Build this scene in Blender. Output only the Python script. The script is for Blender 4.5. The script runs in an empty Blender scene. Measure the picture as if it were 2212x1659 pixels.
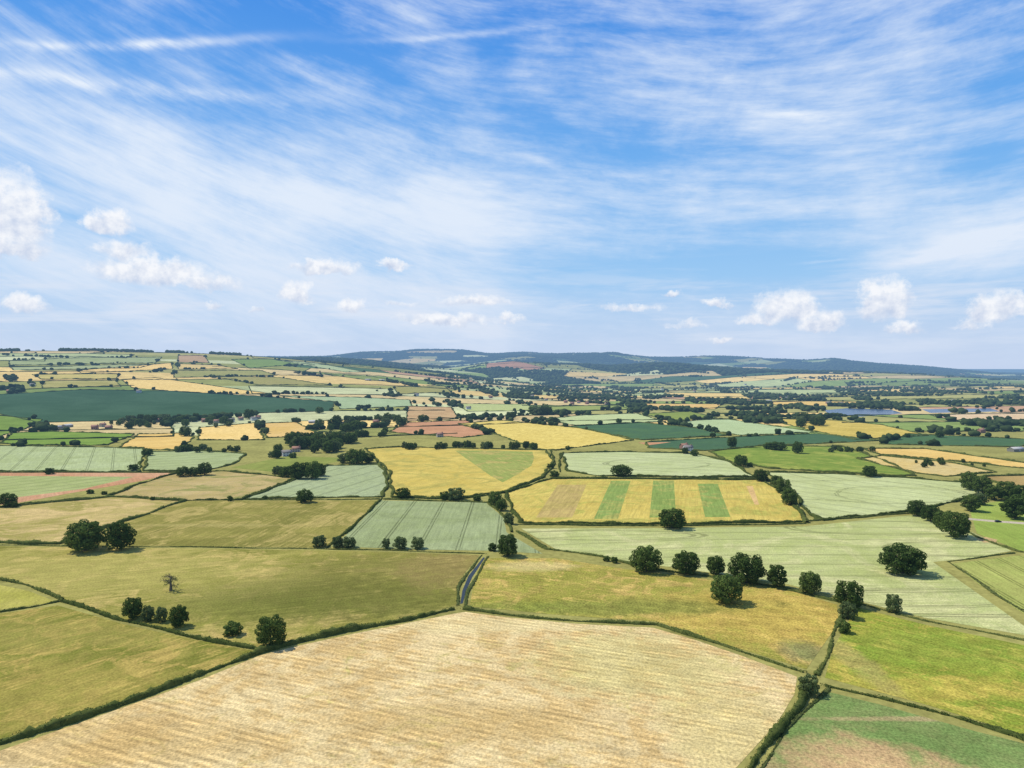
import bpy, math, random
import numpy as np
from mathutils import Vector
from mathutils.geometry import delaunay_2d_cdt
import bmesh

rng = np.random.default_rng(7)
random.seed(7)
scene = bpy.context.scene
COL = scene.collection

# ------------------------------------------------------------------ camera / image pixels to ground
H = 110.0
FP = 1580.0            # focal length in reference pixels (frame 2212 x 1659)
HZ = 795.0
PITCH = math.atan((829.5 - HZ) / FP)
cam_d = bpy.data.cameras.new("camera")
cam_d.sensor_width = 36.0
cam_d.lens = 36.0 * FP / 2212.0
cam_d.clip_start = 0.5
cam_d.clip_end = 200000
cam = bpy.data.objects.new("camera", cam_d)
cam.location = (0, 0, H)
cam.rotation_euler = (math.pi / 2 - PITCH, 0, 0)
COL.objects.link(cam)
scene.camera = cam
scene.view_settings.view_transform = 'Standard'
scene.view_settings.look = 'None'
scene.view_settings.exposure = 0

def sm(t):
    t = np.clip(t, 0, 1)
    return t * t * (3 - 2 * t)

T1u = [-1500, -600, 0, 200, 400, 600, 800, 950, 1100, 1300]
T1v = [775, 762, 760, 759, 765, 773, 788, 806, 828, 838.5]
T2u = [-1500, -600, 0, 400, 600, 700, 780, 850, 900, 950, 1000, 1050, 1130, 1200, 1270, 1330, 1400, 1500, 1600, 1680, 1750, 1800, 1850, 1950, 2050, 2150, 2300, 3500]
T2v = [782, 777, 770, 772, 771, 768, 762, 762, 758, 759, 759, 764, 763, 766, 768, 765, 771, 771, 775, 777, 778, 774, 781, 791, 800, 808, 812, 812]
T3u = [300, 420, 560, 700, 800, 900, 980, 1050, 1120, 1200, 1320, 1450, 1600, 1800, 2000, 2200]
T3v = [826, 800, 770, 772, 779, 790, 797, 785, 778, 786, 797, 790, 795, 799, 810, 824]

def height(x, y):
    x = np.asarray(x, dtype=float); y = np.asarray(y, dtype=float)
    D = np.hypot(x, y)
    az = np.arctan2(x, y)
    front = sm((1.25 - np.abs(az)) / 0.3)
    azc = np.clip(az, -1.1, 1.1)
    u = 1106 + FP * np.tan(azc)
    c = np.cos(azc)
    v1 = np.interp(u, T1u, T1v)
    v2 = np.interp(u, T2u, T2v)
    v3 = np.interp(u, T3u, T3v)
    D1 = 4000.0; D2 = 9500.0; D3 = 5600.0
    h1 = np.maximum(0, H + (HZ - v1) / FP * D1 * c)
    h2 = np.maximum(0, H + (HZ - v2) / FP * D2 * c)
    h3 = np.maximum(0, H + (HZ - v3) / FP * D3 * c)
    wob = 350 * np.sin(x / 900.0 + 1.3) + 220 * np.sin(x / 420.0)
    Dw = D + wob * sm((D - 1500) / 1500)
    p1 = sm((D - 1450) / (D1 - 1450)) * (1 - 0.65 * sm((D - D1) / 2400))
    p2 = sm((Dw - 6400) / (D2 - 6400)) * (1 - 0.7 * sm((D - D2) / 5000))
    p3 = sm((D - 4000) / (D3 - 4000)) * (1 - 0.75 * sm((D - D3) / 1500))
    a = h1 * p1; b = h2 * p2; e = h3 * p3
    h = (a ** 5 + b ** 5 + e ** 5 + 1e-6) ** 0.2
    und = (np.sin(x / 310 + y / 520) + np.sin(x / 570 - y / 390 + 2) + 0.6 * np.sin(x / 190 + y / 260 + 1))
    amp = 3.0 * sm((D - 1500) / 1500) + 12 * sm((D - 4200) / 2500) * sm((h - 20) / 120) * (1 - sm((D - 8000) / 1500) * 0.5)
    h = h + und * amp * sm((h - 3) / 25)
    return h * front

def ray(u, v):
    x = (u - 1106) / FP
    yu = (829.5 - v) / FP
    cp, sp = math.cos(PITCH), math.sin(PITCH)
    return (x, cp + yu * sp, -sp + yu * cp)

_Ds = np.geomspace(60, 45000, 1500)
def gp(u, v):
    """ground position where the camera ray through an image pixel meets the terrain"""
    d = ray(u, v)
    hl = math.hypot(d[0], d[1])
    xs = _Ds * d[0] / hl; ys = _Ds * d[1] / hl
    zs = H + _Ds * d[2] / hl
    g = zs - height(xs, ys)
    idx = np.where(g <= 0)[0]
    if len(idx) == 0:
        i = int(np.argmin(g)); return (xs[i], ys[i])
    i = idx[0]
    if i == 0: return (xs[0], ys[0])
    t = g[i - 1] / (g[i - 1] - g[i])
    D = _Ds[i - 1] + t * (_Ds[i] - _Ds[i - 1])
    return (D * d[0] / hl, D * d[1] / hl)

def lin(c):
    return tuple(((x / 255) / 12.92 if x / 255 <= 0.04045 else ((x / 255 + 0.055) / 1.055) ** 2.4) for x in c)
KA = (1.18, 1.25, 1.42)
def alb(c):
    l = [min(0.75, x / q) for x, q in zip(lin(c), KA)]
    g = 0.3 * l[0] + 0.6 * l[1] + 0.1 * l[2]
    return tuple(x * 0.95 + g * 0.05 for x in l)

# ------------------------------------------------------------------ node helpers
class N:
    def __init__(s, nt): s.nt = nt
    def new(s, t): return s.nt.nodes.new(t)
    def put(s, sock, v):
        if isinstance(v, bpy.types.NodeSocket): s.nt.links.new(v, sock)
        elif v is not None:
            if isinstance(v, (tuple, list)) and len(v) == 3 and sock.type == 'RGBA': v = (*v, 1)
            sock.default_value = v
    def m(s, op, a, b=None, c=None, clamp=False):
        n = s.new('ShaderNodeMath'); n.operation = op; n.use_clamp = clamp
        s.put(n.inputs[0], a)
        if b is not None: s.put(n.inputs[1], b)
        if c is not None: s.put(n.inputs[2], c)
        return n.outputs[0]
    def ma(s, a, b, c): return s.m('MULTIPLY_ADD', a, b, c)
    def vec(s, x, y, z=0.0):
        n = s.new('ShaderNodeCombineXYZ')
        s.put(n.inputs[0], x); s.put(n.inputs[1], y); s.put(n.inputs[2], z)
        return n.outputs[0]
    def sep(s, v):
        n = s.new('ShaderNodeSeparateXYZ'); s.put(n.inputs[0], v); return n.outputs
    def noise(s, v, scale, detail=4, rough=0.5, dist=0.0, dim='3D'):
        n = s.new('ShaderNodeTexNoise'); n.noise_dimensions = dim; s.put(n.inputs['Vector'], v)
        n.inputs['Scale'].default_value = scale; n.inputs['Detail'].default_value = detail
        n.inputs['Roughness'].default_value = rough; n.inputs['Distortion'].default_value = dist
        return n.outputs['Fac']
    def ss(s, v, a, b, lo=0.0, hi=1.0):
        n = s.new('ShaderNodeMapRange'); n.interpolation_type = 'SMOOTHSTEP'
        s.put(n.inputs['Value'], v); n.inputs['From Min'].default_value = a; n.inputs['From Max'].default_value = b
        n.inputs['To Min'].default_value = lo; n.inputs['To Max'].default_value = hi
        return n.outputs['Result']
    def mix(s, f, a, b, mode='MIX'):
        n = s.new('ShaderNodeMix'); n.data_type = 'RGBA'; n.blend_type = mode
        s.put(n.inputs['Factor'], f)
        cs = [i for i in n.inputs if i.type == 'RGBA']
        s.put(cs[0], a); s.put(cs[1], b)
        return [o for o in n.outputs if o.type == 'RGBA'][0]

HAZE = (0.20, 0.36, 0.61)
def finish_haze(mat, k, bs):  # paints distance haze into every material as a blue emission mix
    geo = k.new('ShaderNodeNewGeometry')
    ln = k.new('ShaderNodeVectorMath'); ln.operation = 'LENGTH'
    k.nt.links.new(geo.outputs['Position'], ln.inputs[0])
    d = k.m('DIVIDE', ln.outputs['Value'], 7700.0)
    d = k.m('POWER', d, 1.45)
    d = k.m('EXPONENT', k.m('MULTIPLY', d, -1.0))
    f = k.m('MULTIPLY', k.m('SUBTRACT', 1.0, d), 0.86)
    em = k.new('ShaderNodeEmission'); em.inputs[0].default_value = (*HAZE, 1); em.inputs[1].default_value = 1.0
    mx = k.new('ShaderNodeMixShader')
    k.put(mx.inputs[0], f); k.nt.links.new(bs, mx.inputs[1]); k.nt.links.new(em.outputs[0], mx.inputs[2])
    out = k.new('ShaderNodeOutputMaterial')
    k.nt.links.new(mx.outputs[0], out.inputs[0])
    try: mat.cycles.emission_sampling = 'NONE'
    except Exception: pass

def newmat(name):
    m = bpy.data.materials.new(name); m.use_nodes = True
    m.node_tree.nodes.clear()
    return m, N(m.node_tree)

def diffuse(k, col, rough=0.9, spec=0.1, normal=None):
    b = k.new('ShaderNodeBsdfPrincipled')
    k.put(b.inputs['Base Color'], col); b.inputs['Roughness'].default_value = rough
    b.inputs['Specular IOR Level'].default_value = spec
    if normal is not None: k.nt.links.new(normal, b.inputs['Normal'])
    return b.outputs[0]

def lamb(k, col, normal=None):
    b = k.new('ShaderNodeBsdfDiffuse'); k.put(b.inputs['Color'], col)
    if normal is not None: k.nt.links.new(normal, b.inputs['Normal'])
    return b.outputs[0]

def field_mat(name, A, B, C=None, ang=0.0, tram=0.0, streak=0.3, big=60.0, mott=0.66, fine=0.6, dist=0.0, cthr=(0.46, 0.66), rows=0.0, seed=0.0, spots=(), rings=(), near=False, blotch=0.0):
    mat, k = newmat(name)
    geo = k.new('ShaderNodeNewGeometry'); P = geo.outputs['Position']
    X, Y, Z = k.sep(P)
    ca, sa = math.cos(ang), math.sin(ang)
    along = k.ma(X, ca, k.m('MULTIPLY', Y, sa))
    across = k.ma(X, -sa, k.m('MULTIPLY', Y, ca))
    base = k.vec(k.m('ADD', X, seed * 137.1), k.m('ADD', Y, seed * 71.3))
    n1 = k.noise(base, 1.0 / big, 5, 0.65, 0.6, '2D')
    n2 = k.noise(base, 1.0 / 7.0, 4 if not near else 5, 0.65, 0, '2D')
    n3 = k.noise(base, 1.1, 2, 0.6, 0, '2D')
    st = k.noise(k.vec(k.m('MULTIPLY', along, 0.03), k.m('MULTIPLY', across, 0.5), seed), 1.0, 4, 0.65, 0, '2D')
    f = k.ss(k.ma(k.m('SUBTRACT', n2, 0.5), 0.8, n1), 0.5 - 0.5 * (1 - mott * 0.8), 0.5 + 0.5 * (1 - mott * 0.8))
    col = k.mix(f, alb(A), alb(B))
    if C is not None:
        nc = k.noise(k.vec(k.m('ADD', X, seed * 57.1 + 300), Y), 1.0 / (big * 0.6), 5, 0.7, 1.0, '2D')
        ncc = k.ma(k.m('SUBTRACT', st, 0.5), 0.3, nc)
        col = k.mix(k.ss(ncc, cthr[0], cthr[1]), col, alb(C))
    for (su, sv, rx, ry, sc_, amt) in spots:
        sx, sy = gp(su, sv)
        dx = k.m('DIVIDE', k.m('SUBTRACT', X, sx), rx); dy = k.m('DIVIDE', k.m('SUBTRACT', Y, sy), ry)
        r2 = k.ma(dx, dx, k.m('MULTIPLY', dy, dy))
        r2 = k.m('ADD', r2, k.ma(k.m('SUBTRACT', n1, 0.5), 2.0, k.m('MULTIPLY', k.m('SUBTRACT', n2, 0.5), 2.2)))
        col = k.mix(k.ss(r2, 0.1, 1.7, amt, 0.0), col, alb(sc_))
    val = k.ma(k.m('SUBTRACT', st, 0.5), streak * 2, 1.0)
    val = k.m('MULTIPLY', val, k.ma(k.m('SUBTRACT', n3, 0.5), fine * 1.6, 1.0))
    val = k.m('MULTIPLY', val, k.ma(k.m('SUBTRACT', n2, 0.5), fine * 1.3, 1.0))
    if blotch > 0:
        bl = k.noise(k.vec(k.m('MULTIPLY', along, 0.08), k.m('MULTIPLY', across, 0.20), seed), 1.0, 5, 0.75, 0.4, '2D')
        val = k.m('MULTIPLY', val, k.ma(k.m('SUBTRACT', bl, 0.5), blotch, 1.0))
    if rows > 0:
        fr = k.m('FRACT', k.m('DIVIDE', k.ma(n1, 1.5, across), rows))
        tri = k.m('ABSOLUTE', k.m('SUBTRACT', fr, 0.5))
        rowf = k.m('MULTIPLY', k.ss(tri, 0.1, 0.4), k.ss(n2, 0.36, 0.62))
        val = k.m('MULTIPLY', val, k.ma(rowf, -0.30, 1.05))
    if tram > 0:
        ac = across
        if dist > 0:
            dn = k.noise(base, 1.0 / 320.0, 0, 0.4, 0, '2D')
            ac = k.ma(dn, dist * 3.0, across)
        fr = k.m('FRACT', k.m('DIVIDE', ac, tram))
        w = 0.46 / tram; g = 1.0 / tram
        t1 = k.m('ABSOLUTE', k.m('SUBTRACT', k.m('ABSOLUTE', k.m('SUBTRACT', fr, 0.5)), g))
        ln = k.m('MULTIPLY', k.ss(t1, w * 0.6, w * 1.4, 1.0, 0.0), k.ss(n2, 0.26, 0.5))
        val = k.m('MULTIPLY', val, k.ma(ln, -0.45, 1.0))
    for (su, sv, rx, ry) in rings:
        sx, sy = gp(su, sv)
        dx = k.m('DIVIDE', k.m('SUBTRACT', X, sx), rx); dy = k.m('DIVIDE', k.m('SUBTRACT', Y, sy), ry)
        rr = k.m('SQRT', k.ma(dx, dx, k.m('MULTIPLY', dy, dy)))
        rr = k.ma(k.m('SUBTRACT', n1, 0.5), 0.35, rr)
        q = k.m('ABSOLUTE', k.m('SUBTRACT', k.m('ABSOLUTE', k.m('SUBTRACT', rr, 1.0)), 1.0 / min(rx, ry)))
        ln = k.ss(q, 0.35 / min(rx, ry), 0.8 / min(rx, ry), 1.0, 0.0)
        val = k.m('MULTIPLY', val, k.ma(ln, -0.35, 1.0))
    val = k.m('MAXIMUM', val, 0.15)
    vv = k.new('ShaderNodeCombineColor')
    for i in range(3): k.nt.links.new(val, vv.inputs[i])
    col = k.mix(1.0, col, vv.outputs[0], 'MULTIPLY')
    nrm = None
    if near:
        bp = k.new('ShaderNodeBump'); bp.inputs['Strength'].default_value = 0.6; bp.inputs['Distance'].default_value = 0.4
        k.nt.links.new(n3, bp.inputs['Height']); nrm = bp.outputs[0]
    finish_haze(mat, k, lamb(k, col, nrm))
    return mat

# ------------------------------------------------------------------ mesh helpers
def fast_mesh(name, V, F, mats=(), midx=None, smooth=False):
    V = np.asarray(V, dtype=np.float32); F = np.asarray(F, dtype=np.int32)
    me = bpy.data.meshes.new(name)
    me.vertices.add(len(V)); me.vertices.foreach_set('co', V.ravel())
    me.loops.add(F.size); me.loops.foreach_set('vertex_index', F.ravel())
    me.polygons.add(len(F)); me.polygons.foreach_set('loop_start', np.arange(0, F.size, F.shape[1], dtype=np.int32))
    for m in mats: me.materials.append(m)
    if midx is not None: me.polygons.foreach_set('material_index', np.asarray(midx, dtype=np.int32))
    me.update(calc_edges=True)
    me.validate()
    if smooth: me.polygons.foreach_set('use_smooth', np.ones(len(me.polygons), dtype=bool))
    return me

def link(name, data, loc=(0, 0, 0), parent=None, **props):
    o = bpy.data.objects.new(name, data); o.location = loc
    COL.objects.link(o)
    if parent is not None: o.parent = parent
    for a, b in props.items(): o[a] = b
    return o

def pip(px, py, poly):
    inside = np.zeros(len(px), dtype=bool)
    n = len(poly); j = n - 1
    for i in range(n):
        xi, yi = poly[i]; xj, yj = poly[j]
        if yi != yj:
            c = ((yi > py) != (yj > py)) & (px < (xj - xi) * (py - yi) / (yj - yi) + xi)
            inside ^= c
        j = i
    return inside

# ------------------------------------------------------------------ fields
PALE = (190, 202, 144); PALE2 = (174, 188, 126)
GREY = (160, 174, 126); GREY2 = (142, 160, 108)
GOLD = (230, 198, 116); GOLD2 = (212, 178, 96)
YEL = (212, 190, 94); YEL2 = (190, 170, 76)
DK = (72, 104, 76); DK2 = (58, 90, 62)
BR = (132, 154, 62); BR2 = (110, 136, 54)
OL = (158, 154, 80); OL2 = (134, 132, 62)
SOIL = (204, 154, 114); SOIL2 = (188, 140, 102)
TAN = (202, 184, 124); TAN2 = (182, 164, 102)

FD = []
def fld(name, label, pts, A, B, C=None, d=None, hedge=True, **kw):
    FD.append(dict(name=name, label=label, pts=pts, A=A, B=B, C=C, d=d, hedge=hedge, kw=kw))

fld('pasture_field', 'pale green pasture on the rounded hill top', [(20,779),(180,773),(350,772),(335,784),(150,788),(20,789)], (172,182,130),(150,164,104))
fld('wheat_field', 'pale green wheat strip on the hill', [(20,792),(150,791),(330,787),(300,795),(165,798),(30,800)], (176,186,132),(160,170,114))
fld('barley_field', 'narrow golden barley field on the hillside', [(165,801),(250,794),(370,784),(373,797),(180,807)], GOLD, (240,208,130))
fld('barley_field', 'narrow golden barley field on the hillside', [(384,786),(470,789),(514,797),(385,798)], GOLD, TAN)
fld('fallow_field', 'pinkish bare fallow field near the ridge', [(385,768),(440,768),(452,784),(384,783)], (196,166,126),(176,146,106))
fld('pasture_field', 'green sheep pasture on the hill slope', [(500,777),(585,776),(680,789),(540,796)], (134,158,84),(118,144,70))
fld('wheat_field', 'long pale green wheat field on slope', [(596,778),(680,784),(790,804),(745,804)], (180,196,150), PALE2)
fld('pasture_field', 'olive pasture strip below a hedge', [(378,801),(560,800),(600,811),(375,816)], (168,164,96), (150,154,88))
fld('pasture_field', 'olive hillside pasture bordered by hedges', [(95,823),(250,822),(262,836),(90,838)], (184,176,106), OL)
fld('barley_field', 'tan ripening barley on the hillside', [(70,809),(180,808),(260,808),(250,819),(90,820)], (210,192,112), (180,172,92))
fld('barley_field', 'large golden barley field sloping down hill', [(262,820),(335,816),(445,831),(605,853),(420,849),(286,838)], GOLD, (238,208,128))
fld('pasture_field', 'brownish green pasture on the hillside', [(450,812),(600,815),(720,833),(560,832)], (164,158,96), OL)
fld('pasture_field', 'plain green pasture with hedge boundary', [(700,808),(800,813),(900,829),(790,821)], (150,162,88),(128,146,74))
fld('maize_field', 'very large dark green maize field', [(-500,860),(0,852),(175,842),(380,845),(560,856),(722,868),(716,888),(540,893),(290,908),(90,913),(0,894),(-500,910)], DK, DK2, d=(0,900,500,870), big=160)
fld('wheat_field', 'pale blue-green wheat field below farm', [(600,855),(760,858),(885,864),(890,878),(735,884),(726,868)], (176,196,150), (160,182,134), d=(640,880,860,866), tram=26)
fld('pasture_field', 'rough olive grassland beside lane', [(850,836),(960,834),(975,848),(860,852)], (162,160,94), OL)
fld('fallow_field', 'reddish bare field on a distant hill', [(1060,784),(1110,781),(1180,796),(1150,801),(1050,795)], (192,144,114),(176,136,102))
fld('barley_field', 'golden barley field in the broad valley', [(1428,848),(1600,850),(1625,864),(1500,863)], GOLD, (222,200,126))
fld('barley_field', 'long golden barley strip in the valley', [(1640,866),(1860,868),(1850,878),(1680,876)], GOLD, GOLD2)
fld('wheat_field', 'pale wheat field in the broad valley', [(1630,842),(1800,842),(1820,852),(1650,854)], PALE, PALE2)
fld('wheat_field', 'pale green wheat field in the valley', [(985,872),(1140,873),(1152,887),(1010,889)], (186,196,130),(176,188,116))
fld('ploughed_field', 'striped tan ploughed field with rows', [(880,878),(975,880),(992,905),(878,911)], (206,176,126),(184,150,104), d=(900,890,980,890), rows=14)
fld('barley_field', 'orange-gold barley field beyond village', [(1385,872),(1560,873),(1545,884),(1400,884)], (226,192,122), GOLD2)
fld('pasture_field', 'green pasture in the flat valley', [(1160,880),(1330,874),(1360,884),(1180,892)], (156,168,90),(136,154,78))
fld('wheat_field', 'pale wheat field with curved edge', [(1168,906),(1260,897),(1375,893),(1435,911),(1250,920)], PALE, (182,198,138))
fld('pasture_field', 'mown green meadow strip', [(1388,894),(1490,889),(1550,903),(1450,910)], (144,160,74),(126,144,64))
fld('wheat_field', 'pale blue-green wheat field', [(1438,914),(1560,904),(1765,934),(1600,941)], (184,204,152),(172,192,138), d=(1450,920,1700,936), tram=26)
fld('barley_field', 'yellow ripening barley field', [(1650,905),(1800,908),(1905,918),(2005,941),(1850,950),(1752,930)], YEL, YEL2)
fld('maize_field', 'dark green maize field', [(1228,921),(1378,912),(1505,925),(1575,941),(1385,951)], (84,118,74), DK)
fld('maize_field', 'dark blue-green root crop field', [(1395,955),(1590,944),(1765,937),(1905,952),(1700,962),(1520,974),(1400,968)], (78,112,76), DK)
fld('bare_soil_field', 'reddish brown bare soil field', [(880,913),(1010,908),(1072,936),(1000,946),(838,934)], SOIL, SOIL2, d=(860,930,1040,940), rows=10)
fld('barley_field', 'bright yellow ripening barley field', [(990,916),(1082,908),(1262,926),(1368,951),(1200,973),(1160,970),(1076,940)], YEL, (222,202,108), d=(1100,930,1300,950))
fld('bare_soil_field', 'thin strip of bare red soil', [(1378,956),(1450,955),(1400,962)], SOIL, SOIL2, hedge=False)
fld('pasture_field', 'bright green grass field beside farm lane', [(1532,976),(1640,963),(1822,965),(1905,993),(1982,1029),(1840,1023),(1660,1012),(1570,996)], BR, BR2, (152,162,72), d=(1600,990,1900,1010))
fld('barley_field', 'golden barley field with hedged edge', [(1852,991),(1905,985),(2060,1000),(2150,1020),(2040,1030),(1975,1022)], (214,188,112), TAN)
fld('barley_field', 'long golden barley field', [(1862,969),(2000,970),(2240,1004),(2300,1020),(2190,1010),(2060,996),(1900,982)], GOLD, GOLD2)
fld('fallow_field', 'brown rough fallow field', [(2110,1030),(2300,1024),(2350,1050),(2180,1052)], (178,154,96),(156,134,82))
fld('maize_field', 'dark green crop field beside lake', [(1960,938),(2250,950),(2200,966),(1900,960)], (82,116,72), DK)
fld('fallow_field', 'sandy tan harvested field by the lake', [(2010,897),(2260,888),(2300,905),(2055,908)], (226,202,162),(208,180,138))
fld('pasture_field', 'bright green grass field near farm', [(-300,890),(0,898),(92,906),(62,924),(0,942),(-300,945)], (128,156,66), BR2)
fld('pasture_field', 'bright green mown field near farm', [(28,935),(110,932),(292,938),(232,962),(60,962),(0,958)], (130,158,64),(112,144,56), d=(40,955,260,945))
fld('barley_field', 'golden barley field by farm hedge', [(300,938),(402,936),(418,946),(385,973),(255,968)], GOLD, GOLD2)
fld('barley_field', 'golden barley field beside the village', [(430,924),(558,913),(570,951),(428,951)], GOLD, (236,206,128))
fld('barley_field', 'tan gold barley field beside the village', [(562,915),(640,912),(697,942),(578,946)], (222,190,120), GOLD2)
fld('wheat_field', 'pale green wheat field with tractor tramlines', [(-400,958),(0,963),(312,968),(300,1020),(0,1018),(-400,1014)], (176,190,140),(162,176,120), d=(60,1018,110,964), tram=24)
fld('wheat_field', 'small pale wheat field with curved tramlines', [(322,976),(430,974),(532,980),(505,1003),(440,1018),(310,1018)], (172,186,134),(158,172,116), d=(330,1000,520,990), tram=24, dist=10)
fld('bare_soil_field', 'strip of bare red soil along crop', [(-300,1024),(0,1021),(382,1022),(300,1040),(160,1064),(30,1088),(-300,1120)], (206,164,128), SOIL2, hedge=False)
fld('wheat_field', 'pale green crop inside red soil margin', [(-300,1032),(0,1028),(290,1030),(180,1056),(0,1079),(-300,1106)], (172,182,120),(154,168,102), hedge=False, d=(0,1070,270,1036), tram=20)
fld('pasture_field', 'dry tan pasture with pinkish grass', [(384,1022),(480,1018),(640,1033),(522,1080),(400,1082),(235,1072),(300,1046)], (196,176,122),(170,154,94), (142,144,80), d=(300,1060,600,1030))
fld('wheat_field', 'grey-green wheat field with curved tramlines', [(705,1006),(818,1004),(832,1020),(836,1045),(826,1074),(525,1078),(640,1036)], (164,178,136), GREY, d=(560,1076,780,1010), tram=24, dist=10)
fld('pasture_field', 'small green paddock beside farm', [(500,1010),(620,985),(770,990),(700,1003),(640,1026),(560,1016)], (148,156,76),(126,140,64), hedge=False)
fld('barley_field', 'yellow ripening barley field beside hedge', [(790,970),(860,966),(1180,973),(1196,1000),(1170,1030),(1100,1060),(990,1076),(848,1073),(842,1020)], (212,192,98), (194,174,80), (178,168,84), d=(870,1060,1100,985))
fld('clover_field', 'green wedge of clover within barley', [(984,974),(1040,973),(1150,976),(1154,990),(1148,1006),(1112,1028),(1086,1042),(1060,1028)], (156,166,86),(142,156,76), (182,168,96), hedge=False, d=(1000,980,1100,1030), cthr=(0.46,0.72))
fld('wheat_field', 'pale green wheat field with tramlines', [(1215,979),(1340,976),(1500,980),(1570,996),(1632,1031),(1300,1029),(1226,1018)], (192,202,148),(178,190,130), d=(1230,990,1600,1010), tram=26, dist=12, rings=((1420,1002,60,40),))
fld('barley_field', 'yellow barley field with green strips', [(1092,1066),(1190,1034),(1645,1037),(1698,1070),(1742,1128),(1400,1133),(1124,1130)], (210,192,98),(194,174,82), (174,170,80), d=(1310,1120,1360,1040), streak=0.42)
fld('crop_strip', 'brownish unripe strip within barley field', [(1205,1047),(1267,1047),(1236,1118),(1158,1118)], (190,168,104),(176,160,90), hedge=False, d=(1183,1115,1236,1047), streak=0.4)
for pp in ([(1320,1039),(1362,1039),(1335,1121),(1283,1121)], [(1411,1038),(1456,1038),(1460,1118),(1403,1118)], [(1507,1045),(1550,1045),(1578,1117),(1523,1117)]):
    fld('crop_strip', 'green trial strip within yellow barley field', pp, (142,166,86),(128,152,74), (162,164,86), hedge=False, d=(*pp[3], *pp[0]), streak=0.4)
fld('crop_strip', 'thin pinkish bare strip within barley', [(1612,1050),(1626,1050),(1640,1090),(1630,1090)], (218,186,124),(204,170,110), hedge=False)
fld('wheat_field', 'pale green wheat field with curved tramlines', [(1655,1020),(1800,1024),(1950,1032),(2100,1044),(2140,1062),(2060,1085),(1960,1106),(1780,1124),(1750,1112),(1710,1060)], (194,204,146),(180,190,128), d=(1720,1040,1950,1080), tram=26, dist=50, rings=((1960,1072,60,50),(1850,1060,90,60)))
fld('wheat_field', 'long pale green wheat field with oaks', [(1126,1142),(1400,1141),(1740,1137),(1975,1112),(2100,1150),(2185,1190),(2100,1206),(2015,1214),(2212,1352),(2400,1430),(2400,1425),(2212,1372),(2000,1335),(1860,1300),(1700,1262),(1500,1232),(1380,1216),(1200,1186)], (188,196,130),(170,180,110), (198,200,140), d=(1200,1180,2100,1165), tram=26, dist=50, big=90, near=True, streak=0.2,
    rings=((1310,1156,62,14),(1890,1140,60,22),(2000,1290,44,14),(2060,1185,40,18)))
fld('wheat_field', 'grey-green wheat field with straight tramlines', [(824,1081),(1050,1086),(1088,1118),(1094,1150),(1172,1196),(1065,1190),(900,1187),(716,1180),(748,1156)], (160,174,126),(144,158,108), d=(800,1175,875,1085), tram=24, near=True)
fld('pasture_field', 'dry tan pasture with sparse grass', [(-500,1108),(0,1096),(240,1074),(400,1082),(270,1126),(190,1150),(130,1176),(0,1173),(-500,1176)], (188,172,106),(154,148,76),(202,180,120), d=(0,1110,300,1090), cthr=(0.42,0.62), near=True, mott=0.8)
fld('pasture_field', 'olive pasture with faint diagonal track', [(402,1082),(818,1081),(745,1155),(706,1183),(400,1180),(132,1176),(200,1150),(272,1126)], (154,148,74),(126,124,58),(174,160,92), d=(400,1170,600,1090), near=True, mott=0.8,
    spots=((450,1135,60,5,(176,164,98),0.5),))
fld('pasture_field', 'small bright grass paddock inside curved hedge', [(-400,1240),(0,1264),(60,1276),(122,1300),(0,1317),(-400,1345)], (186,180,92),(164,162,72), hedge=False, near=True)
fld('pasture_field', 'broad olive pasture with dead tree', [(-500,1182),(0,1180),(500,1186),(750,1190),(1036,1199),(1002,1240),(984,1308),(870,1338),(740,1358),(620,1384),(560,1398),(400,1366),(260,1336),(134,1296),(60,1262),(0,1249),(-500,1225)], (166,160,80),(130,130,56),(186,168,98), d=(100,1300,900,1220), big=42, mott=0.85, hedge=False, near=True,
    spots=((700,1290,75,34,(102,108,46),0.8),(860,1240,70,45,(118,118,54),0.7),(150,1240,110,55,(178,170,92),0.6),(960,1225,25,40,(154,136,82),0.6),(420,1330,40,20,(128,132,58),0.5)))  # the two large dark spots paint a cloud shadow into the grass colour
fld('pasture_field', 'olive green pasture with mown patches', [(-600,1375),(0,1326),(125,1308),(265,1348),(420,1382),(558,1408),(430,1456),(200,1540),(0,1606),(-600,1800)], (152,146,68),(120,124,48),(180,160,84), d=(0,1600,500,1420), big=26, mott=0.85, hedge=False, near=True,
    spots=((120,1500,40,25,(162,150,72),0.6),(60,1370,60,20,(154,148,72),0.6)))
fld('pasture_field', 'yellow-green rough meadow with dark tufts', [(1042,1206),(1200,1206),(1380,1234),(1500,1248),(1700,1274),(1808,1306),(1812,1345),(1742,1446),(1600,1402),(1420,1343),(1200,1328),(1014,1310),(1026,1250)], (172,164,76),(144,144,58),(194,170,92), d=(1050,1290,1750,1400), big=32, hedge=False, fine=1.0, mott=0.85, near=True,
    spots=((1640,1330,45,35,(196,170,80),0.75),(1250,1312,70,10,(124,138,58),0.7),(1740,1410,9,12,(124,128,86),0.7),(1140,1224,25,10,(206,190,126),0.7),(1450,1310,50,12,(138,138,62),0.6)))
fld('pasture_field', 'vivid green grass field with yellow patches', [(1850,1312),(2000,1350),(2212,1394),(2600,1460),(2600,1690),(2212,1588),(2000,1522),(1782,1464),(1800,1400)], (156,162,58),(126,146,46),(180,168,72), d=(1850,1450,2212,1560), big=28, hedge=False, near=True, fine=0.9, mott=0.8,
    spots=((1960,1490,40,12,(184,170,72),0.6),(2100,1400,50,20,(132,152,54),0.6),(1840,1420,6,40,(174,162,96),0.6)))
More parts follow.
